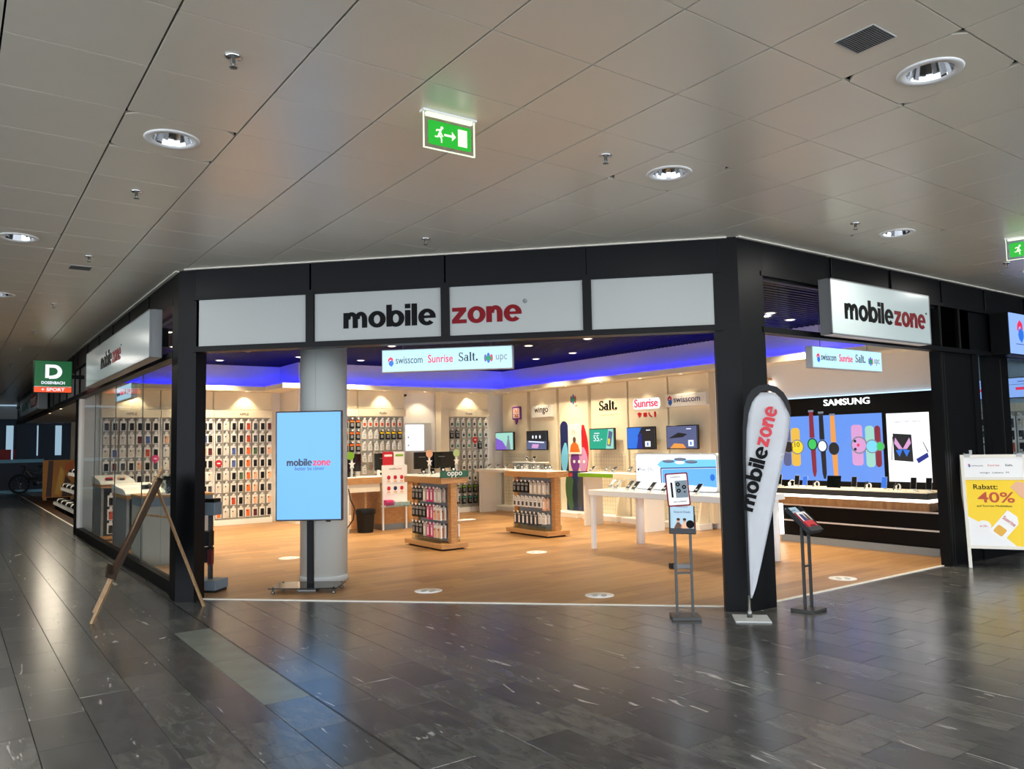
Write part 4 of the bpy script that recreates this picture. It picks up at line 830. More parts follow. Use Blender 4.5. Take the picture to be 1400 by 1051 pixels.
def phone(loc, deg, label, group, m='tv_bezel', lean=62, stand='white', h=.15, cat='phone'):
    t = thing('display_phone', label, cat, loc, deg, group)
    B(t, 'stand_foot', stand, (-.045, .045, -.03, .06, 0, .01), bev=.002)
    Pl(t, 'stand_arm', stand, [(.0, .008), (.05, .008), (.025, .075), (.0, .075)], -.014, .014, 'x')
    B(t, 'body', 'light_grey', (-.036, .036, -.004, .006, 0, h), loc=(0, -.02, .03), rot=(R(-(90-lean)), 0, 0)); B(t, 'screen', m, (-.034, .034, -.006, -.003, .003, h-.003), loc=(0, -.02, .03), rot=(R(-(90-lean)), 0, 0))
    return t
for i, (x, y) in enumerate(((6.05, 10.25), (6.25, 10.28), (6.05, 10.55), (6.25, 10.6), (6.05, 10.85), (6.25, 10.9))):
    phone((x, y, 1.13 if y < 10.4 else 1.088), -20, 'display phone lying on the green board oak island', 'phones on the green board island', lean=25)
for i in range(6): phone((8.12+.22*(i % 2), 10.4+.17*i, 1.088), -30, 'display phone on the plain white topped oak island', 'phones on the plain oak island', lean=25)
t = thing('price_card_tray', 'small white tray of price cards sticking out of the green board island', 'tray', (6.40, 10.3, .40)); B(t, 'tray', 'white', (-.15, .25, 0, .12, 0, .012)); B(t, 'card', 'paper', (.02, .12, .02, .1, .012, .02))
# ---- provider wall: six tall cream panels along the right wall, local x runs towards the entrance
PAN = [(15.55, 14.56, 'talk'), (14.44, 13.49, 'wingo'), (13.40, 12.44, 'upc'), (12.34, 11.27, 'salt'), (11.22, 10.20, 'sunrise'), (10.16, 9.20, 'swisscom')]
LBL = {'talk': 'purple speech bubble logo', 'wingo': 'small white name board', 'upc': 'flower logo and colourful poster', 'salt': 'bold black letters', 'sunrise': 'glowing red name and four red icons', 'swisscom': 'wide white name board and swirl emblem'}
def tv(loc, label, draw, w=.74, h=.43):
    t = thing('wall_television', label, 'television', loc, -90)
    B(t, 'housing', 'tv_bezel', (-w/2, w/2, -.03, .025, 0, h), bev=.006); B(t, 'wall_mount', 'black_metal', (-.1, .1, .02, .15, h*.3, h*.7))
    draw(t, w/2-.018, h, -.034); return t
def quad(t, m, pts, y, nm='screen_image'): return Pl(t, nm, m, pts, y, y+.002)
def scr(t, m, w, h): B(t, 'screen', m, (-w, w, -.033, -.028, .018, h-.018))
def d_talk(t, w, h, y): scr(t, 'p_mint', w, h); quad(t, 'p_purple', [(-w, .018), (w*.4, .018), (-w*.2, h*.5), (-w, h*.7)], y-.001); quad(t, 'p_grey', [(w*.2, .018), (w*.75, .018), (w*.6, h*.6), (w*.4, h*.6)], y-.002); quad(t, 'p_grey', ell(w*.5, h*.7, .035, .05, 14), y-.002)
def d_wingo(t, w, h, y):
    scr(t, 'p_slate', w, h); quad(t, 'p_dark', [(-w, h*.5), (w, h*.45), (w, h-.018), (-w, h-.018)], y-.001)
    quad(t, 'p_white', [(-w*.8, h*.42), (w*.8, h*.36), (w*.8, h*.42), (-w*.8, h*.48)], y-.002); quad(t, 'p_pink', [(-w*.5, .05), (.05, .04), (.1, h*.3), (-w*.4, h*.32)], y-.002)
    for x in (-.12, 0, .14): quad(t, 'p_white', ell(x, h*.68, .03, .04, 10), y-.002)
def d_salt(t, w, h, y):
    scr(t, 'p_teal', w, h); quad(t, 'p_mint', [(w*.35, .018), (w, .018), (w, h-.018), (w*.6, h-.018)], y-.001); quad(t, 'p_slate', [(w*.45, h*.2), (w*.75, h*.15), (w*.95, h*.8), (w*.65, h*.88)], y-.003); quad(t, 'p_yellow', [(w*.52, h*.25), (w*.68, h*.23), (w*.74, h*.5), (w*.58, h*.52)], y-.004)
    X(t, '55.-', 'p_white', (-w*.3, y-.001, h*.4), width=.26, height=.13, ext=.002); B(t, 'screen_line', 'p_white', (-w*.6, -w*.15, y-.002, y, h*.75, h*.79))
def d_sun(t, w, h, y):
    scr(t, 'p_dark', w, h); quad(t, 'p_blue', [(-w, .018), (w*.0, .018), (-w*.2, h*.6), (w*.1, h-.018), (-w, h-.018)], y-.001); quad(t, 'p_dkblue', [(-w*.3, .018), (w*.15, .018), (w*.1, h*.7), (-w*.1, h*.7)], y-.002); quad(t, 'p_white', rr(w*.35, w*.75, h*.12, h*.36, .008), y-.002); quad(t, 'p_blue', [(w*.5, h*.17), (w*.6, h*.17), (w*.6, h*.3), (w*.5, h*.3)], y-.003)
    B(t, 'screen_line', 'p_white', (w*.45, w*.75, y-.002, y, h*.82, h*.86))
def d_swi(t, w, h, y):
    scr(t, 'p_slate', w, h); quad(t, 'p_dark', [(-w*.9, h*.45), (w*.1, h*.5), (w*.4, h*.62), (-w*.2, h*.7)], y-.001); quad(t, 'p_orange', [(-w*.8, .018), (w*.3, .018), (w*.1, h*.22), (-w*.5, h*.25)], y-.001); quad(t, 'p_white', rr(w*.45, w*.8, h*.12, h*.38, .008), y-.002); quad(t, 'p_blue', [(w*.57, h*.18), (w*.67, h*.18), (w*.67, h*.3), (w*.57, h*.3)], y-.003)
    B(t, 'screen_line', 'p_white', (w*.35, w*.65, y-.002, y, h*.82, h*.86))
TVD = {'talk': d_talk, 'wingo': d_wingo, 'salt': d_salt, 'sunrise': d_sun, 'swisscom': d_swi}
for y0, y1, k in PAN:
    w = y0-y1
    t = thing('provider_panel', 'tall cream wall panel with '+LBL[k], 'display panel', (10.85, y0, 0), -90)
    B(t, 'panel', 'cream', (0, w, 0, .145, .1, 2.745), bev=.006)
    B(t, 'plinth', 'white', (.03, w-.03, -.34, .0, .004, .11), bev=.006)
    if k in ('salt', 'sunrise', 'swisscom', 'talk'):
        B(t, 'lower_peg_panel', 'peg_cream', (.08, w-.08, -.02, 0, .13, 1.33))
        bm = bmesh.new()
        for i in range(1, 12): bbox(bm, .08+(w-.16)*i/12-.003, .08+(w-.16)*i/12+.003, -.022, -.02, .14, 1.32)
        for i in range(1, 15): bbox(bm, .085, w-.085, -.0225, -.02, .13+.08*i-.003, .13+.08*i+.003)
        o = link('peg_holes', done(bm, 'peg_grey'), t); o['kind'] = 'stuff'
        Pl(t, 'support_fin', 'cream', [(-.02, .11), (-.26, .11), (-.10, .8), (-.02, .8)], w-.14, w-.10, 'x')
    if k in TVD: tv((10.70, (y0+y1)/2+ (.03 if k != 'talk' else .19), 1.40), {'talk': 'wall television with lilac picture under the speech bubble logo', 'wingo': 'wall television with dark picture under the small white name board', 'salt': 'wall television with green offer picture under the bold black letters', 'sunrise': 'wall television with blue and black picture under the glowing red name', 'swisscom': 'wall television with grey violet picture under the wide white name board'}[k], TVD[k])
    if k == 'talk':
        Pl(t, 'bubble_logo', 'purple', rr(.44, .77, 2.11, 2.42, .04)+[], -.03, 0); Pl(t, 'bubble_tip', 'purple', [(.55, 2.12), (.66, 2.12), (.58, 2.0)], -.03, 0); Pl(t, 'bubble_field', 'white', rr(.48, .73, 2.15, 2.38, .02), -.034, -.03)
        X(t, 'TALK', 'orange', (.605, -.034, 2.28), width=.21, height=.085, bold=.03); X(t, 'TALK', 'red', (.605, -.034, 2.17), width=.21, height=.085, bold=.03)
    if k == 'wingo': B(t, 'logo_board', 'white', (.14, .88, -.07, 0, 2.13, 2.39), bev=.006); X(t, 'wingo', 'ink', (.5, -.07, 2.24), width=.5, height=.15, bold=.006); Pl(t, 'logo_accent', 'red', [(.76, 2.36), (.79, 2.38), (.77, 2.33)], -.073, -.07)
    if k == 'upc':
        sig_upc(t, .5, 2.48, .2, 0, ''); X(t, 'upc', 'grey', (.6, 0, 2.32), width=.1)
        arch = lambda x0, x1, z0, z1: [(x0, z0), (x1, z0)]+[((x0+x1)/2+(x1-x0)/2*math.cos(R(q)), z1-(x1-x0)/2+(x1-x0)/2*math.sin(R(q))) for q in range(0, 181, 20)]
        def petal(x, z0, z1, w, lean=0): return [(x+lean*f*f+w*sd*math.sin(math.pi*min(1, f*.9+.05))**.8, z0+(z1-z0)*f) for sd, fs in ((1, [i/8 for i in range(9)]), (-1, [i/8 for i in range(8, -1, -1)])) for f in fs]
        for i, (pts, m) in enumerate(((arch(.04, .30, .95, 2.02), 'ink_blue'), (petal(.16, .9, 1.55, .12, .05), 'sky'), (petal(.86, .95, 1.92, .11, -.06), 'red'), (petal(.78, .9, 1.45, .15), 'rose'), (petal(.52, .9, 1.42, .15), 'purple'),
                                     ([(.22, .12), (.92, .12), (.92, .95), (.22, .95)], 'ink_blue'), (petal(.36, .12, .95, .16, -.06), 'case_green'), (petal(.66, .12, .95, .12, .06), 'case_dark'), (petal(.5, .12, .8, .09), 'navy'), (petal(.84, .12, .34, .08, .06), 'teal'))):
            Pl(t, 'poster_petal', m, pts, -.006-.0008*i, 0)
        B(t, 'offer_card', 'paper', (.33, .76, -.03, -.014, 1.31, 1.94), bev=.003); X(t, '39.-', 'peach', (.55, -.03, 1.72), width=.2, ext=.002); Pl(t, 'card_person', 'orange', [(.38, 1.35), (.72, 1.35), (.66, 1.5), (.58, 1.56), (.5, 1.56), (.42, 1.5)], -.032, -.03); Pl(t, 'card_head', 'brown', ell(.54, 1.61, .05, .065, 14), -.033, -.03)
        for x in (.5, .66, .82): Pl(t, 'offer_icon', 'white', ell(x, 1.15, .035, .035, 14), -.017, -.012)
    if k == 'salt': H(t, 'Sajt.', 'ink', (.53, 0, 2.2), .52, .19, .012); X(t, 'MOBILE INTERNET TV', 'peach', (.55, 0, 2.08), width=.5, height=.04, ext=.003)
    if k == 'sunrise':
        Pl(t, 'logo_halo', 'screen_white', rr(.14, .84, 2.17, 2.37, .06), -.012, 0); X(t, 'Sunrise', 'p_red', (.49, -.015, 2.21), width=.62, height=.16, bold=.012, ext=.01)  # emissive plate stands in for the halo round the lit name
        for x, pts in ((.3, [(-.06, .03), (0, .05), (.06, .03), (0, -.05)]), (.45, rr(-.045, .045, -.04, .04, .01)), (.58, [(-.04, .04), (-.015, .045), (-.01, .01), (.02, -.02), (.045, -.03), (.04, -.05), (0, -.04), (-.035, 0)]), (.71, rr(-.02, .02, -.05, .05, .008))): Pl(t, 'service_icon', 'red', [(x+a, 2.06+b) for a, b in pts], -.012, 0)
    if k == 'swisscom':
        B(t, 'logo_board', 'white', (.0, .96, -.09, 0, 2.17, 2.40), bev=.006); o_ = link('emblem', None, t); bpy.data.objects.remove(o_)
        sig_swiss(t, .11, 2.285, .15, -.09, ''); X(t, 'swisscom', 'ink_blue', (.52, -.09, 2.25), width=.62, height=.115)
# two standing shelves before the provider wall
t = thing('display_table', 'white standing table with a lime green front before the provider wall', 'table', (9.65, 11.4, 0), -90)
B(t, 'top', 'white', (0, 1.75, 0, .6, .93, .985), bev=.004); B(t, 'green_front', 'lime', (.02, .98, -.012, 0, .915, .985)); B(t, 'cream_front', 'cream', (.98, 1.73, -.012, 0, .915, .985))
for x in (.06, 1.64): B(t, 'leg', 'white', (x, x+.05, .08, .52, .004, .93))
for i in range(5): phone((9.85+.12*(i % 2), 11.25-.3*i, .985), -90+20*(i % 2), 'display phone on the lime fronted table', 'phones on the lime fronted table', lean=35, h=.15)
t = thing('display_table', 'white standing shelf below the lilac and dark picture televisions', 'table', (9.86, 15.3, 0), -90)
B(t, 'top', 'white', (0, 2.1, 0, .6, .93, .99), bev=.004); B(t, 'mirror_upstand', 'grey', (.9, 2.05, .45, .47, .99, 1.13)); B(t, 'upstand_cap', 'white', (.88, 2.07, .43, .55, 1.13, 1.15))
for x in (.06, 2.0): B(t, 'leg', 'white', (x, x+.05, .08, .52, .004, .93))
for i in range(5): phone((10.06, 15.1-.36*i, .99), -90, 'display phone on the white shelf below the dark picture television', 'phones on the white shelf', lean=30)
for i in range(2): phone((10.35, 13.95-.25*i, 1.15), -60, 'display phone on the raised cap of the white shelf', 'phones on the white shelf cap', lean=35)
t = thing('price_flag', 'small red tag on the corner of the plain white topped oak island', 'tag', (8.47, 10.24, 1.02)); B(t, 'plate', 'red', (0, .07, -.02, .0, -.03, .03)); X(t, 'mobilezone', 'white', (.035, -.02, -.008), width=.055, ext=.001)
# ---- white phone table with lit box
t = thing('phone_table', 'long white table with demonstration phones behind the black pillar', 'table', (7.70, 6.25, 0))
B(t, 'top', 'white', (0, 1.06, 0, 2.62, .78, .86), bev=.006)
for x, y in ((.02, 2.54), (.02, .02)): B(t, 'leg', 'white', (x, x+.06, y, y+.06, .004, .78), bev=.004)
for x, y in ((.93, 2.5), (.95, .1)): L(t, 'round_leg', 'white', [(0, .004), (.065, .004), (.065, .78), (0, .78)], (x, y, 0), 24)
t = thing('light_box', 'lit white advertising box showing a blue phone on the white phone table', 'light box', (8.28, 8.45, .86), -90)
Pl(t, 'case', 'light_grey', rr(0, 1.52, 0, .52, .05), 0, .10); Pl(t, 'lit_face', 'screen_white', rr(.012, 1.508, .012, .508, .045), -.003, .002)
fx = lambda a: a
q = [(.44, .36), (.52, .42), (.62, .43), (1.505, .44), (1.505, .34), (.52, .31)]
Pl(t, 'phone_top', 'p_sky', q, -.006, -.003); Pl(t, 'phone_edge', 'p_dkblue', [(.50, .315), (1.505, .345), (1.505, .33), (.52, .30), (.52, .10), (.505, .10)], -.007, -.003); Pl(t, 'phone_front', 'screen_blue', [(.53, .105), (1.505, .07), (1.505, .325), (.53, .295)], -.005, -.003)
for x, z in ((.66, .41), (.88, .44), (1.08, .405)): Pl(t, 'camera_lens', 'p_slate', ell(x, z, .11, .022, 24), -.009, -.003); Pl(t, 'lens_glass', 'p_grey', ell(x, z+.006, .09, .014, 24), -.011, -.009)
Pl(t, 'camera_plate', 'p_white', ell(.87, .395, .09, .025, 18), -.008, -.003); Pl(t, 'speaker_mark', 'p_blue', ell(1.44, .2, .04, .045, 18), -.007, -.003)
X(t, 'iPhone 13 Pro', 'p_grey', (.21, -.003, .265), width=.31, height=.055, ext=.0015); Pl(t, 'fruit_mark', 'p_ink', ell(.055, .285, .014, .018, 12), -.005, -.003)
for i, (x, y) in enumerate(((8.03, 8.74), (7.95, 8.53), (7.93, 8.26), (7.86, 8.07), (7.8, 7.7), (7.82, 7.46), (7.85, 6.93), (8.5, 8.7), (8.5, 7.9), (8.5, 7.2))):
    phone((x, y, .86), -90 if x < 8.2 else 90, 'demonstration phone on a white stand on the white phone table', 'phones on the white phone table', lean=40, h=.16)
t = thing('power_box', 'small grey floor socket box under the white phone table', 'socket', (7.35, 6.75, .004), -30); B(t, 'box', 'grey', (-.12, .12, -.06, .06, 0, .05), bev=.006); B(t, 'plug', 'rubber', (-.16, -.08, -.03, .03, 0, .06))
# ---- Samsung wall, local x runs towards the entrance
t = thing('brand_wall', 'black wall panel with glowing lettering and two lit screens', 'display wall', (10.93, 7.95, 0), -90)
B(t, 'panel', 'black_panel', (0, 2.62, 0, .07, .3, 2.18)); B(t, 'light_strip', 'led_ice', (.02, 2.6, .03, .06, 2.18, 2.192))
X(t, 'SAMSUNG', 'glow_white', (1.29, -.004, 2.045), width=.74, height=.098, bold=.006, ext=.01)
B(t, 'screen', 'screen_sam', (.05, 1.83, -.012, .0, .90, 1.90)); B(t, 'light_panel', 'screen_white', (1.90, 2.50, -.012, 0, .92, 1.885))
def watch(x, z, face, strap, r=.10, dial='p_white', nm='watch_picture'):
    Pl(t, nm, strap, rr(x-r*.75, x+r*.75, z-.30, z+.30, .05), -.016, -.012); Pl(t, nm, 'p_grey', ell(x+.03, z, r*1.12, r*1.12, 24), -.018, -.012); Pl(t, nm, face, ell(x+.03, z, r*.95, r*.95, 24), -.020, -.012)
def straight(x, z, face, strap):
    Pl(t, 'watch_picture', strap, [(x-.045, z+.1), (x+.04, z+.1), (x+.03, z+.5), (x-.04, z+.5)], -.015, -.012); Pl(t, 'watch_picture', strap, [(x-.035, z-.05), (x+.05, z-.05), (x+.05, z-.42), (x+.03, z-.5), (x+.0, z-.5), (x-.02, z-.42)], -.015, -.012); B(t, 'watch_picture', 'p_grey', (x-.05, x+.04, -.016, -.012, z+.5, z+.53))
    Pl(t, 'watch_picture', 'p_dark', ell(x, z, .085, .095, 22), -.018, -.012); Pl(t, 'watch_picture', face, ell(x, z, .068, .078, 22), -.020, -.012)
watch(.06, 1.42, 'p_sky', 'p_red', .07); watch(.24, 1.42, 'p_dark', 'p_slate', .09); watch(.40, 1.42, 'p_yellow', 'p_gold', .105); X(t, '10', 'p_dark', (.43, -.02, 1.42), width=.09, height=.08, ext=.001)
straight(.70, 1.46, 'p_lime', 'p_maroon'); straight(.87, 1.43, 'p_white', 'p_dark'); straight(1.06, 1.39, 'p_dark', 'p_orange')
watch(1.44, 1.44, 'p_pink', 'p_pink', .115); watch(1.64, 1.42, 'p_sky', 'p_mint', .09); watch(1.76, 1.42, 'p_lime', 'p_maroon', .06)
for dx, dz, m in ((1.41, 1.50, 'p_dark'), (1.41, 1.38, 'p_dark'), (1.46, 1.44, 'p_red')): Pl(t, 'watch_detail', m, ell(dx, dz, .022, .022, 12), -.023, -.012)
Pl(t, 'folding_phone', 'p_dark', [(1.99, 1.22), (2.26, 1.20), (2.25, 1.58), (1.985, 1.60)], -.016, -.012)
for s in (-1, 1):
    Pl(t, 'butterfly_picture', 'p_pink', [(2.12, 1.38), (2.12+s*.1, 1.54), (2.12+s*.12, 1.46), (2.12+s*.06, 1.38)], -.018, -.012); Pl(t, 'butterfly_picture', 'p_blue', [(2.12, 1.38), (2.12+s*.1, 1.36), (2.12+s*.05, 1.27)], -.018, -.012)
Pl(t, 'stylus_picture', 'p_dark', [(1.95, 1.22), (1.958, 1.22), (1.985, 1.55), (1.977, 1.56)], -.016, -.012); Pl(t, 'stylus_picture', 'p_dark', [(2.40, 1.48), (2.408, 1.48), (2.475, 1.34), (2.465, 1.33)], -.016, -.012); Pl(t, 'pencil_case', 'p_dkblue', [(2.30, 1.24), (2.46, 1.33), (2.475, 1.27), (2.33, 1.18)], -.016, -.012)
X(t, 'Galaxy Z Fold3 | Flip3 5G', 'p_grey', (2.2, -.012, 1.75), width=.38, height=.035, ext=.0015)
t = thing('brand_counter', 'black counter with a glowing white edge and oak band below the smart watch screen', 'counter', (10.25, 7.52, 0), -90)
B(t, 'top', 'charcoal', (0, 2.34, 0, .67, .735, .815), bev=.004); B(t, 'top_surface', 'cream', (.01, 2.33, .01, .66, .815, .822)); B(t, 'light_edge', 'led_white', (-.01, 2.35, .0, .66, .695, .735)); B(t, 'oak_band', 'oak_dark', (0, 2.34, .01, .66, .585, .695))
B(t, 'body', 'black_panel', (.02, 2.37, .2, .66, .1, .585)); B(t, 'plinth', 'grey', (.0, 2.37, .16, .66, .004, .1))
for z in (.31, .545): B(t, 'silver_line', 'white', (.02, 2.37, .19, .2, z, z+.022))
B(t, 'light_post', 'led_white', (-.03, .0, .17, .25, .1, .58))
SAMI = [(1066, 'p', 'tv_bezel', .16), (1090, 'p', 'tv_bezel', .15), (1101, 'p', 'p_blue', .14), (1117, 'w', None, 0), (1139, 't', 'tv_bezel', 0), (1168, 'p', 'tv_bezel', .15), (1188, 'w', None, 0), (1209, 'p', 'p_blue', .16), (1228, 'w', None, 0), (1249, 'p', 'tv_bezel', .16), (1270, 'p', 'tv_bezel', .16)]
for pxx, kd, m, h in SAMI:
    d = FW+RT*((pxx-700)/FPX)-UP*((664-525.5)/FPX); yy = d.y/d.x*10.5
    if kd == 'p': phone((10.5, yy, .822), -78, ('upright phone with a lit blue screen' if m == 'p_blue' else 'upright phone with a black screen')+' on the black watch counter', ('blue' if m == 'p_blue' else 'black')+' phones on the black watch counter', m, 72, 'white', h)  # blue phones have an emissive screen
    elif kd == 't':
        q = thing('display_tablet', 'black tablet standing on the black watch counter', 'tablet', (10.5, yy, .822), -80); B(q, 'foot', 'white', (-.09, .09, -.04, .06, 0, .008)); B(q, 'body', 'tv_bezel', (-.1, .1, 0, .008, .005, .19), rot=(R(-18), 0, 0), bev=.002); B(q, 'screen', 'dark_glass', (-.092, .092, -.002, 0, .012, .183), rot=(R(-18), 0, 0))
    else:
        q = thing('watch_stand', 'smart watch on a white stand on the black watch counter', 'watch', (10.5, yy, .822), -80, 'watches on the black watch counter'); B(q, 'foot', 'white', (-.09, .09, -.04, .06, 0, .008)); L(q, 'strap', 'white', [(.038, -.012), (.044, -.012), (.044, .012), (.038, .012), (.038, -.012)], (0, 0, .052), 22, rot=(R(90), 0, R(70))); Pl(q, 'arm', 'case_dark', [(-.07, .008), (-.06, .008), (-.035, .1), (-.045, .1)], -.01, .01); L(q, 'case', 'tv_bezel', [(0, 0), (.022, 0), (.022, .01), (0, .01)], (-.02, -.02, .09), 16, rot=(R(60), 0, 0))
q = thing('headphones', 'white headphones on the black watch counter beside the oak partition', 'headphones', (10.5, 7.35, .822), -80); B(q, 'foot', 'white', (-.06, .06, -.04, .04, 0, .008)); L(q, 'ear_cup', 'white', [(0, -.015), (.03, -.012), (.03, .012), (0, .015)], (-.045, 0, .04), 16, rot=(0, R(90), 0)); L(q, 'ear_cup', 'white', [(0, -.015), (.03, -.012), (.03, .012), (0, .015)], (.045, 0, .04), 16, rot=(0, R(90), 0)); T(q, 'band', 'white', [(.05*math.cos(R(a)), 0, .05+.05*math.sin(R(a))) for a in range(0, 181, 20)], .006)
t = thing('oak_partition', 'oak partition with vertical light strip at the end of the smart watch wall', 'partition', (10.3, 8.0, 0)); B(t, 'panel', 'oak', (0, .7, 0, .12, .004, 2.55)); B(t, 'light_strip', 'led_white', (.62, .66, -.03, 0, 2.2, 2.5))
t = thing('hanging_plate', 'blank pale green plate hanging from the shop ceiling near the smart watch wall', 'sign', (8.62, 7.0, 2.72), 0); B(t, 'plate', 'pale_green', (-.14, .14, -.006, .006, 0, .22), bev=.002); B(t, 'rod', 'steel', (-.005, .005, -.004, .004, .22, .6))
# ---- units beside the side window
def side_gondola(label, x, y, h, cols, cl_, lng=1.0, wd=.5):
    t = thing('grey_gondola', label, 'display unit', (x, y, 0)); B(t, 'base', 'oak_x', (-.02, wd+.02, -.02, lng, .03, .09)); B(t, 'plinth', 'rubber', (.03, wd-.03, .03, lng-.05, .004, .03)); B(t, 'body', 'charcoal', (.0, wd, .04, lng-.04, .09, h-.08)); BS(t, 'side_frame', 'grey', (-.01, .03, .0, lng, .09, h-.06), (wd-.03, wd+.01, .0, lng, .09, h-.06)); B(t, 'top_band', 'oak_x', (-.02, wd+.02, -.02, lng, h-.08, h-.02)); Pl(t, 'sloped_top', 'white', [(-.04, h-.02), (lng, h-.02), (lng, h+.12), (.12, h+.05), (-.04, h)], -.03, wd+.03, 'x')
    for r_ in range(3):
        for i in range(2): pack('case', cl_[(r_*2+i) % len(cl_)], t, None, (.14+.24*i, .04, h-.2-.24*r_), CN[cl_[(r_*2+i) % len(cl_)]]+' phone case, %s row of the %s grey island' % (ORD[r_] if r_ < 2 else 'bottom', 'far' if y > 14 else 'camera topped'), 'cases on the grey islands')
    return t
side_gondola('grey accessory island furthest along the side window', 2.2, 15.4, 1.0, 2, 'kdrwkm'); side_gondola('grey accessory island with camera on top behind the side window', 2.2, 13.0, .92, 2, 'ddwwkd', 1.2)
for i, m in enumerate(('red', 'peach')): 
    t = thing('speaker_cube', ('red' if i == 0 else 'peach')+' little speaker on the furthest grey island', 'speaker', (2.33+.2*i, 15.55, 1.03)); B(t, 'body', m, (-.06, .06, -.05, .05, -.01, .07), bev=.012); B(t, 'grille', 'case_dark', (-.04, .04, -.053, -.05, .01, .05))
t = thing('action_camera', 'small dark camera on the sloped top of a grey island', 'camera', (2.5, 13.2, .98)); B(t, 'body', 'case_dark', (-.07, .07, -.04, .04, -.02, .06), bev=.01); L(t, 'lens', 'rubber', [(0, 0), (.03, 0), (.028, .03), (0, .03)], (0, -.04, .03), 16, rot=(R(90), 0, 0)); L(t, 'dial', 'steel', [(0, .06), (.02, .06), (.02, .075), (0, .075)], (.04, 0, 0), 12)
t = thing('grey_cabinet', 'grey panelled cabinet with pale top close behind the side window', 'cabinet', (2.16, 11.6, 0)); B(t, 'body', 'peg_grey', (0, .9, 0, .8, .004, .80)); B(t, 'panel_joint', 'grey', (.22, .225, -.002, 0, .01, .8)); B(t, 'grey_band', 'blue_grey', (-.005, .905, -.01, .8, .80, .92)); B(t, 'top', 'oak_x', (-.02, .92, -.03, .8, .92, .95))
t = thing('gimbal', 'black phone holder under a clear dome on the grey cabinet', 'gadget', (2.5, 11.75, .95)); L(t, 'base', 'white', [(0, 0), (.09, 0), (.09, .012), (0, .012)], n=20); B(t, 'figure', 'case_black', (-.03, .03, -.02, .02, .012, .2), bev=.008); B(t, 'arm', 'case_black', (-.06, .06, -.01, .01, .2, .25)); L(t, 'dome', 'acrylic', [(.085, .012), (.085, .2), (.06, .27), (0, .29)], n=20)
# ================================================================ NEIGHBOURING SHOPS AND THE FAR END
t = thing('wall_display', 'accessory wall unit inside the neighbouring phone shop', 'display unit', (12.98, 5.95, 0), -90)
B(t, 'back_panel', 'cream', (0, 1.05, 0, .02, .3, 2.02)); B(t, 'peg_panel', 'peg_grey', (.02, 1.03, -.01, 0, .3, 1.9)); B(t, 'plinth', 'white', (0, 1.05, -.08, 0, .003, .3))
for r_ in range(6):
    for i in range(8):
        c = 'wdkwkgwr'[(r_*3+i*5) % 8]; pack('case', c, t, None, (.08+.128*i, -.01, 1.84-.18*r_-.0), CN[c]+' phone case in row %d from the top in the neighbouring shop' % (r_+1), CN[c]+' cases in the neighbouring shop')
for y, w, lb in ((5.0, .62, 'wall screen with pale blue offer picture in the neighbouring shop'), (5.66, .3, 'narrow blue poster screen in the neighbouring shop')):
    t = thing('wall_screen', lb, 'screen', (12.9, y, 2.09), -90); B(t, 'housing', 'tv_bezel', (-w/2, w/2, -.02, .08, 0, .31)); B(t, 'screen', 'swiss_box', (-w/2+.012, w/2-.012, -.023, -.02, .012, .298)); B(t, 'print_mark', 'p_red', (-w*.2, w*.2, -.025, -.023, .12, .16)); B(t, 'print_line', 'p_dkblue', (-w*.4, w*.4, -.025, -.023, .2, .205), (-w*.15, w*.15, -.025, -.023, .24, .25))
# ---- shoe shop
struct(B(None, 'floor', 'leather', (2.2, 7, 17.3, 33.2, -.02, .003)), 'brown floor of the shoe shop')
struct(B(None, 'trim_4', 'white_trim', (2.16, 2.2, 17.3, 33.4, -.01, .006)), 'pale threshold strip along the shoe shop')
struct(B(None, 'ceiling', 'white', (2.1, 7, 17.3, 33.2, 2.62, 2.7)), 'white lowered ceiling of the shoe shop')
struct(B(None, 'wall_shoe_side', 'cream', (2.12, 7, 17.0, 17.3, 0, 3.4)), 'cream dividing wall of the shoe shop')
struct(B(None, 'wall_shoe_back', 'cream', (6.9, 7.0, 17.3, 33.2, 0, 2.7)))
wsp = struct(B(None, 'wall_shoe_end', 'cream', (3.55, 6.9, 32.0, 32.2, 0, 2.65)), 'cream end wall of the shoe shop')
B(wsp, 'brown_picture', 'brown', (4.4, 4.75, 31.96, 32.0, .4, 2.2))
for x, y in ((2.2, 18.76), (2.2, 22.1), (2.2, 24.7)):      # the small lamps seen under the lintel
    t = thing('ceiling_spotlight', 'small round spotlight under the lintel of the shoe shop', 'ceiling light', (x, y, 2.618), 0, 'spotlights under the shoe shop lintel')
    link('trim_ring', me_s1, t); link('lens', me_s2, t); light(t, 'AREA', (0, 0, -.02), SHOP_LAMP, (1, .88, .68), .12, name='shoe_shop_lamp')
me_shoe = None
bm = bmesh.new()
prof = [(0, .045, .05), (.05, .05, .085), (.11, .05, .07), (.18, .052, .05), (.24, .045, .04), (.27, .02, .03)]
rings = []
for x, w, h in prof: rings.append([bm.verts.new(p) for p in ((x, -w, 0), (x, w, 0), (x, w*.8, h*.7), (x, 0, h), (x, -w*.8, h*.7))])
for a, b in zip(rings, rings[1:]):
    for k in range(5): bm.faces.new((a[k], a[(k+1) % 5], b[(k+1) % 5], b[k]))
bm.faces.new(rings[0]); bm.faces.new(rings[-1])
sh_dark = done(bm, 'case_black', True); sh_pale = sh_dark.copy(); sh_pale.materials.clear(); sh_pale.materials.append(MATS['paper'])
sole = box_me('white', [(-.005, .275, -.05, .05, -.012, .0)])
t = thing('shoe_rack', 'black tiered shoe rack with striped baskets in the shoe shop entrance', 'rack', (2.42, 20.6, 0))
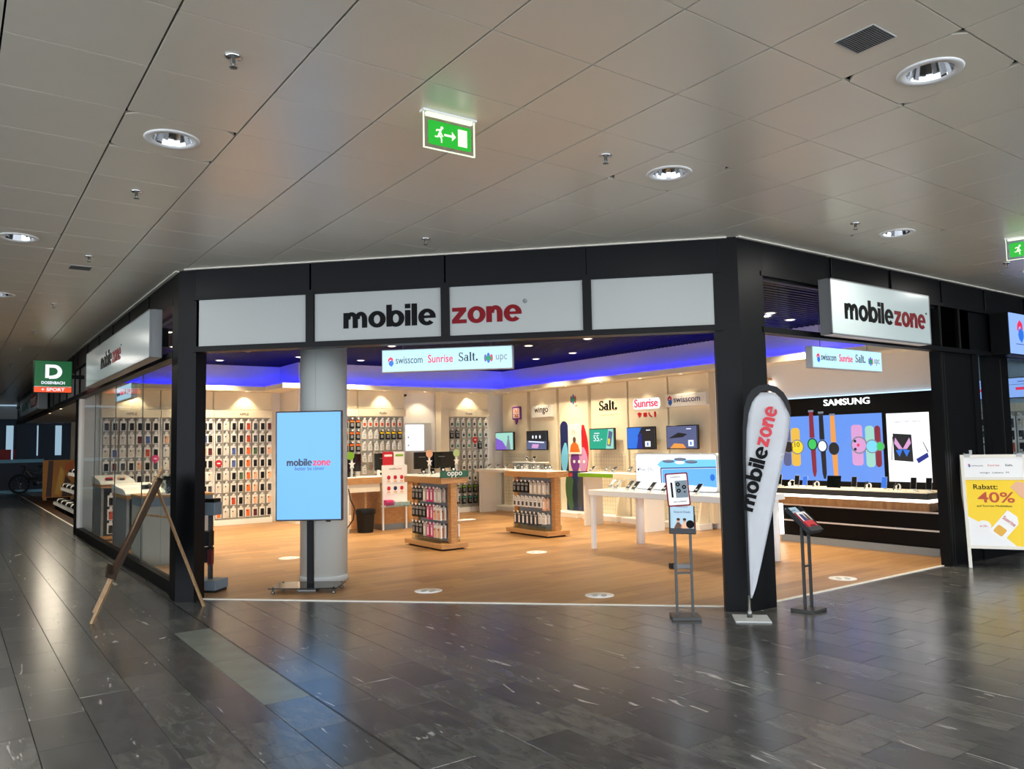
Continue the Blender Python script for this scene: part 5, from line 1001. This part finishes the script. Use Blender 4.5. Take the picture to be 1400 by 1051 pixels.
for k, (x0, z0) in enumerate(((0, .12), (.13, .52), (.26, .92))):
    B(t, 'tray', 'case_black', (x0, x0+.30, .1+.15*k, 4.9-.4*k, z0, z0+.03))
    for i in range(24):
        yy = .12+.15*k+i*(4.7-.55*k)/24; B(t, 'slat', 'white', (x0-.012, x0, yy, yy+.06, z0, z0+.075))
        if True:
            s = tag(link('shoe', sh_pale if (i*7+k) % 5 == 0 else sh_dark, None, (2.42+x0+.02, 20.6+yy, z0+.085), (0, R(-16), 0)), ('white' if (i*7+k) % 5 == 0 else 'black')+' sports shoe on the tiered rack of the shoe shop', 'shoe', ('white' if (i*7+k) % 5 == 0 else 'black')+' shoes on the tiered rack'); link('sole', sole, s)
    BS(t, 'upright', 'charcoal', (x0+.3, x0+.34, .2, .24, .0, z0), (x0+.3, x0+.34, 4.0, 4.04, .0, z0))
for y in (.3, 2.4, 4.5): L(t, 'castor', 'rubber', [(0, -.015), (.05, -.015), (.05, .015), (0, .015)], (.06, y, .054), 14, rot=(R(90), 0, 0)); 
t = thing('poster_panel', 'orange picture panel standing at the far end of the shoe shop', 'panel', (2.53, 29.9, 0), -4); B(t, 'board', 'poster_orange', (0, .92, 0, .06, .08, 1.3)); BS(t, 'foot', 'oak', (.02, .12, -.1, .16, .003, .08), (.8, .9, -.1, .16, .003, .08))
for i, (pts, m) in enumerate((([(.1, .1), (.26, .1), (.3, 1.28), (.16, 1.28)], 'poster_dark'), ([(.35, .2), (.5, .15), (.62, .9), (.5, 1.1)], 'gold'), ([(.55, .1), (.85, .1), (.8, .6), (.65, .8)], 'poster_dark'), ([(.62, .95), (.88, .9), (.84, 1.25), (.66, 1.2)], 'orange'))): Pl(t, 'picture_shape', m, pts, -.004-.002*i, 0)
# ---- far end of the concourse
wl = struct(B(None, 'wall_far', 'navy', (-9, 8, 46, 46.4, 0, HC+.3)), 'dark blue glazed wall at the far end of the concourse')
for x in (2.3, 3.6, 4.4): B(wl, 'bright_window', 'day_window', (x, x+.3, 45.96, 46.0, .9 if x < 3 else 1.4, 2.9))
for x in (2.25, 3.05, 3.9): struct(B(None, 'pillar', 'navy', (x, x+.34, 38, 38.3, 0, HC)), 'dark blue frame post at the far end of the concourse')
struct(B(None, 'trim_5', 'day_window', (-2, 2.3, 36.9, 37.0, 3.42, 3.9)), 'bright daylight strip at the far end of the ceiling')
struct(B(None, 'trim_6', 'grey', (-9, 2.3, 37.0, 37.1, 2.9, 3.46)), 'grey beam under the daylight strip')
t = thing('barrier_counter', 'pale blue topped counter across the far end of the concourse', 'counter', (-2.5, 36.2, 0)); B(t, 'top', 'ice_line', (0, 5.6, 0, .5, 1.17, 1.3)); B(t, 'front', 'navy', (.02, 5.58, .05, .45, .1, 1.17)); B(t, 'cyan_line', 'ice_line', (0, 5.6, -.02, .02, .02, .12))  # plain cyan strip along the counter foot
for i in range(12): B(t, 'rail', 'charcoal', (.1+.25*i, .13+.25*i, .02, .05, .2, 1.1))
for i in range(3):
    t = thing('red_chair', 'red chair behind the pale counter at the far end', 'chair', (1.45+.5*i, 39.0, 0), 0, 'red chairs at the far end'); B(t, 'seat', 'red', (-.2, .2, -.2, .2, .9, .96)); B(t, 'backrest', 'red', (-.2, .2, .16, .2, .96, 1.7))
    for x in (-.17, .17):
        for y in (-.17, .17): B(t, 'leg', 'charcoal', (x-.015, x+.015, y-.015, y+.015, 0, .9))
t = thing('bicycle', 'dark electric bicycle parked before the pale counter', 'bicycle', (2.25, 35.4, 0), 12)
def wheel(x):
    L(t, 'wheel', 'rubber', [(.30, -.025), (.36, -.03), (.375, 0), (.36, .03), (.30, .025), (.30, -.025)], (x, 0, .375), 30, rot=(R(90), 0, 0)); L(t, 'hub', 'steel', [(0, -.03), (.05, -.03), (.05, .03), (0, .03)], (x, 0, .375), 14, rot=(R(90), 0, 0))
    bm = bmesh.new()
    for k in range(12):
        a = R(30*k); bbox(bm, x-.003, x+.003, -.002, .002, .375, .68); vs = bm.verts[-8:] if False else None
    bm.free()
    for k in range(6): T(t, 'spoke', 'steel', [(x+.3*math.cos(R(30*k)), 0, .375+.3*math.sin(R(30*k))), (x-.3*math.cos(R(30*k)), 0, .375-.3*math.sin(R(30*k)))], .004, 4)
wheel(0); wheel(1.15)
T(t, 'frame', 'steel', [(.18, 0, .95), (.25, 0, .8), (.55, 0, .42), (1.15, 0, .375)], .032); T(t, 'top_tube', 'steel', [(.25, 0, .85), (.72, 0, .72), (1.15, 0, .375)], .026); T(t, 'seat_tube', 'charcoal', [(.55, 0, .4), (.75, 0, 1.0)], .024); T(t, 'fork', 'charcoal', [(0, 0, .375), (.19, 0, .98)], .026); T(t, 'handlebar', 'charcoal', [(.1, -.3, 1.05), (.19, -.08, 1.02), (.19, .08, 1.02), (.1, .3, 1.05)], .016); B(t, 'saddle', 'rubber', (.62, .9, -.06, .06, 1.0, 1.05), bev=.015)
B(t, 'battery', 'case_black', (.32, .55, -.04, .04, .5, .62)); L(t, 'crank', 'charcoal', [(0, -.05), (.1, -.05), (.1, .05), (0, .05)], (.55, 0, .38), 16, rot=(R(90), 0, 0))
bpy.context.view_layer.update()
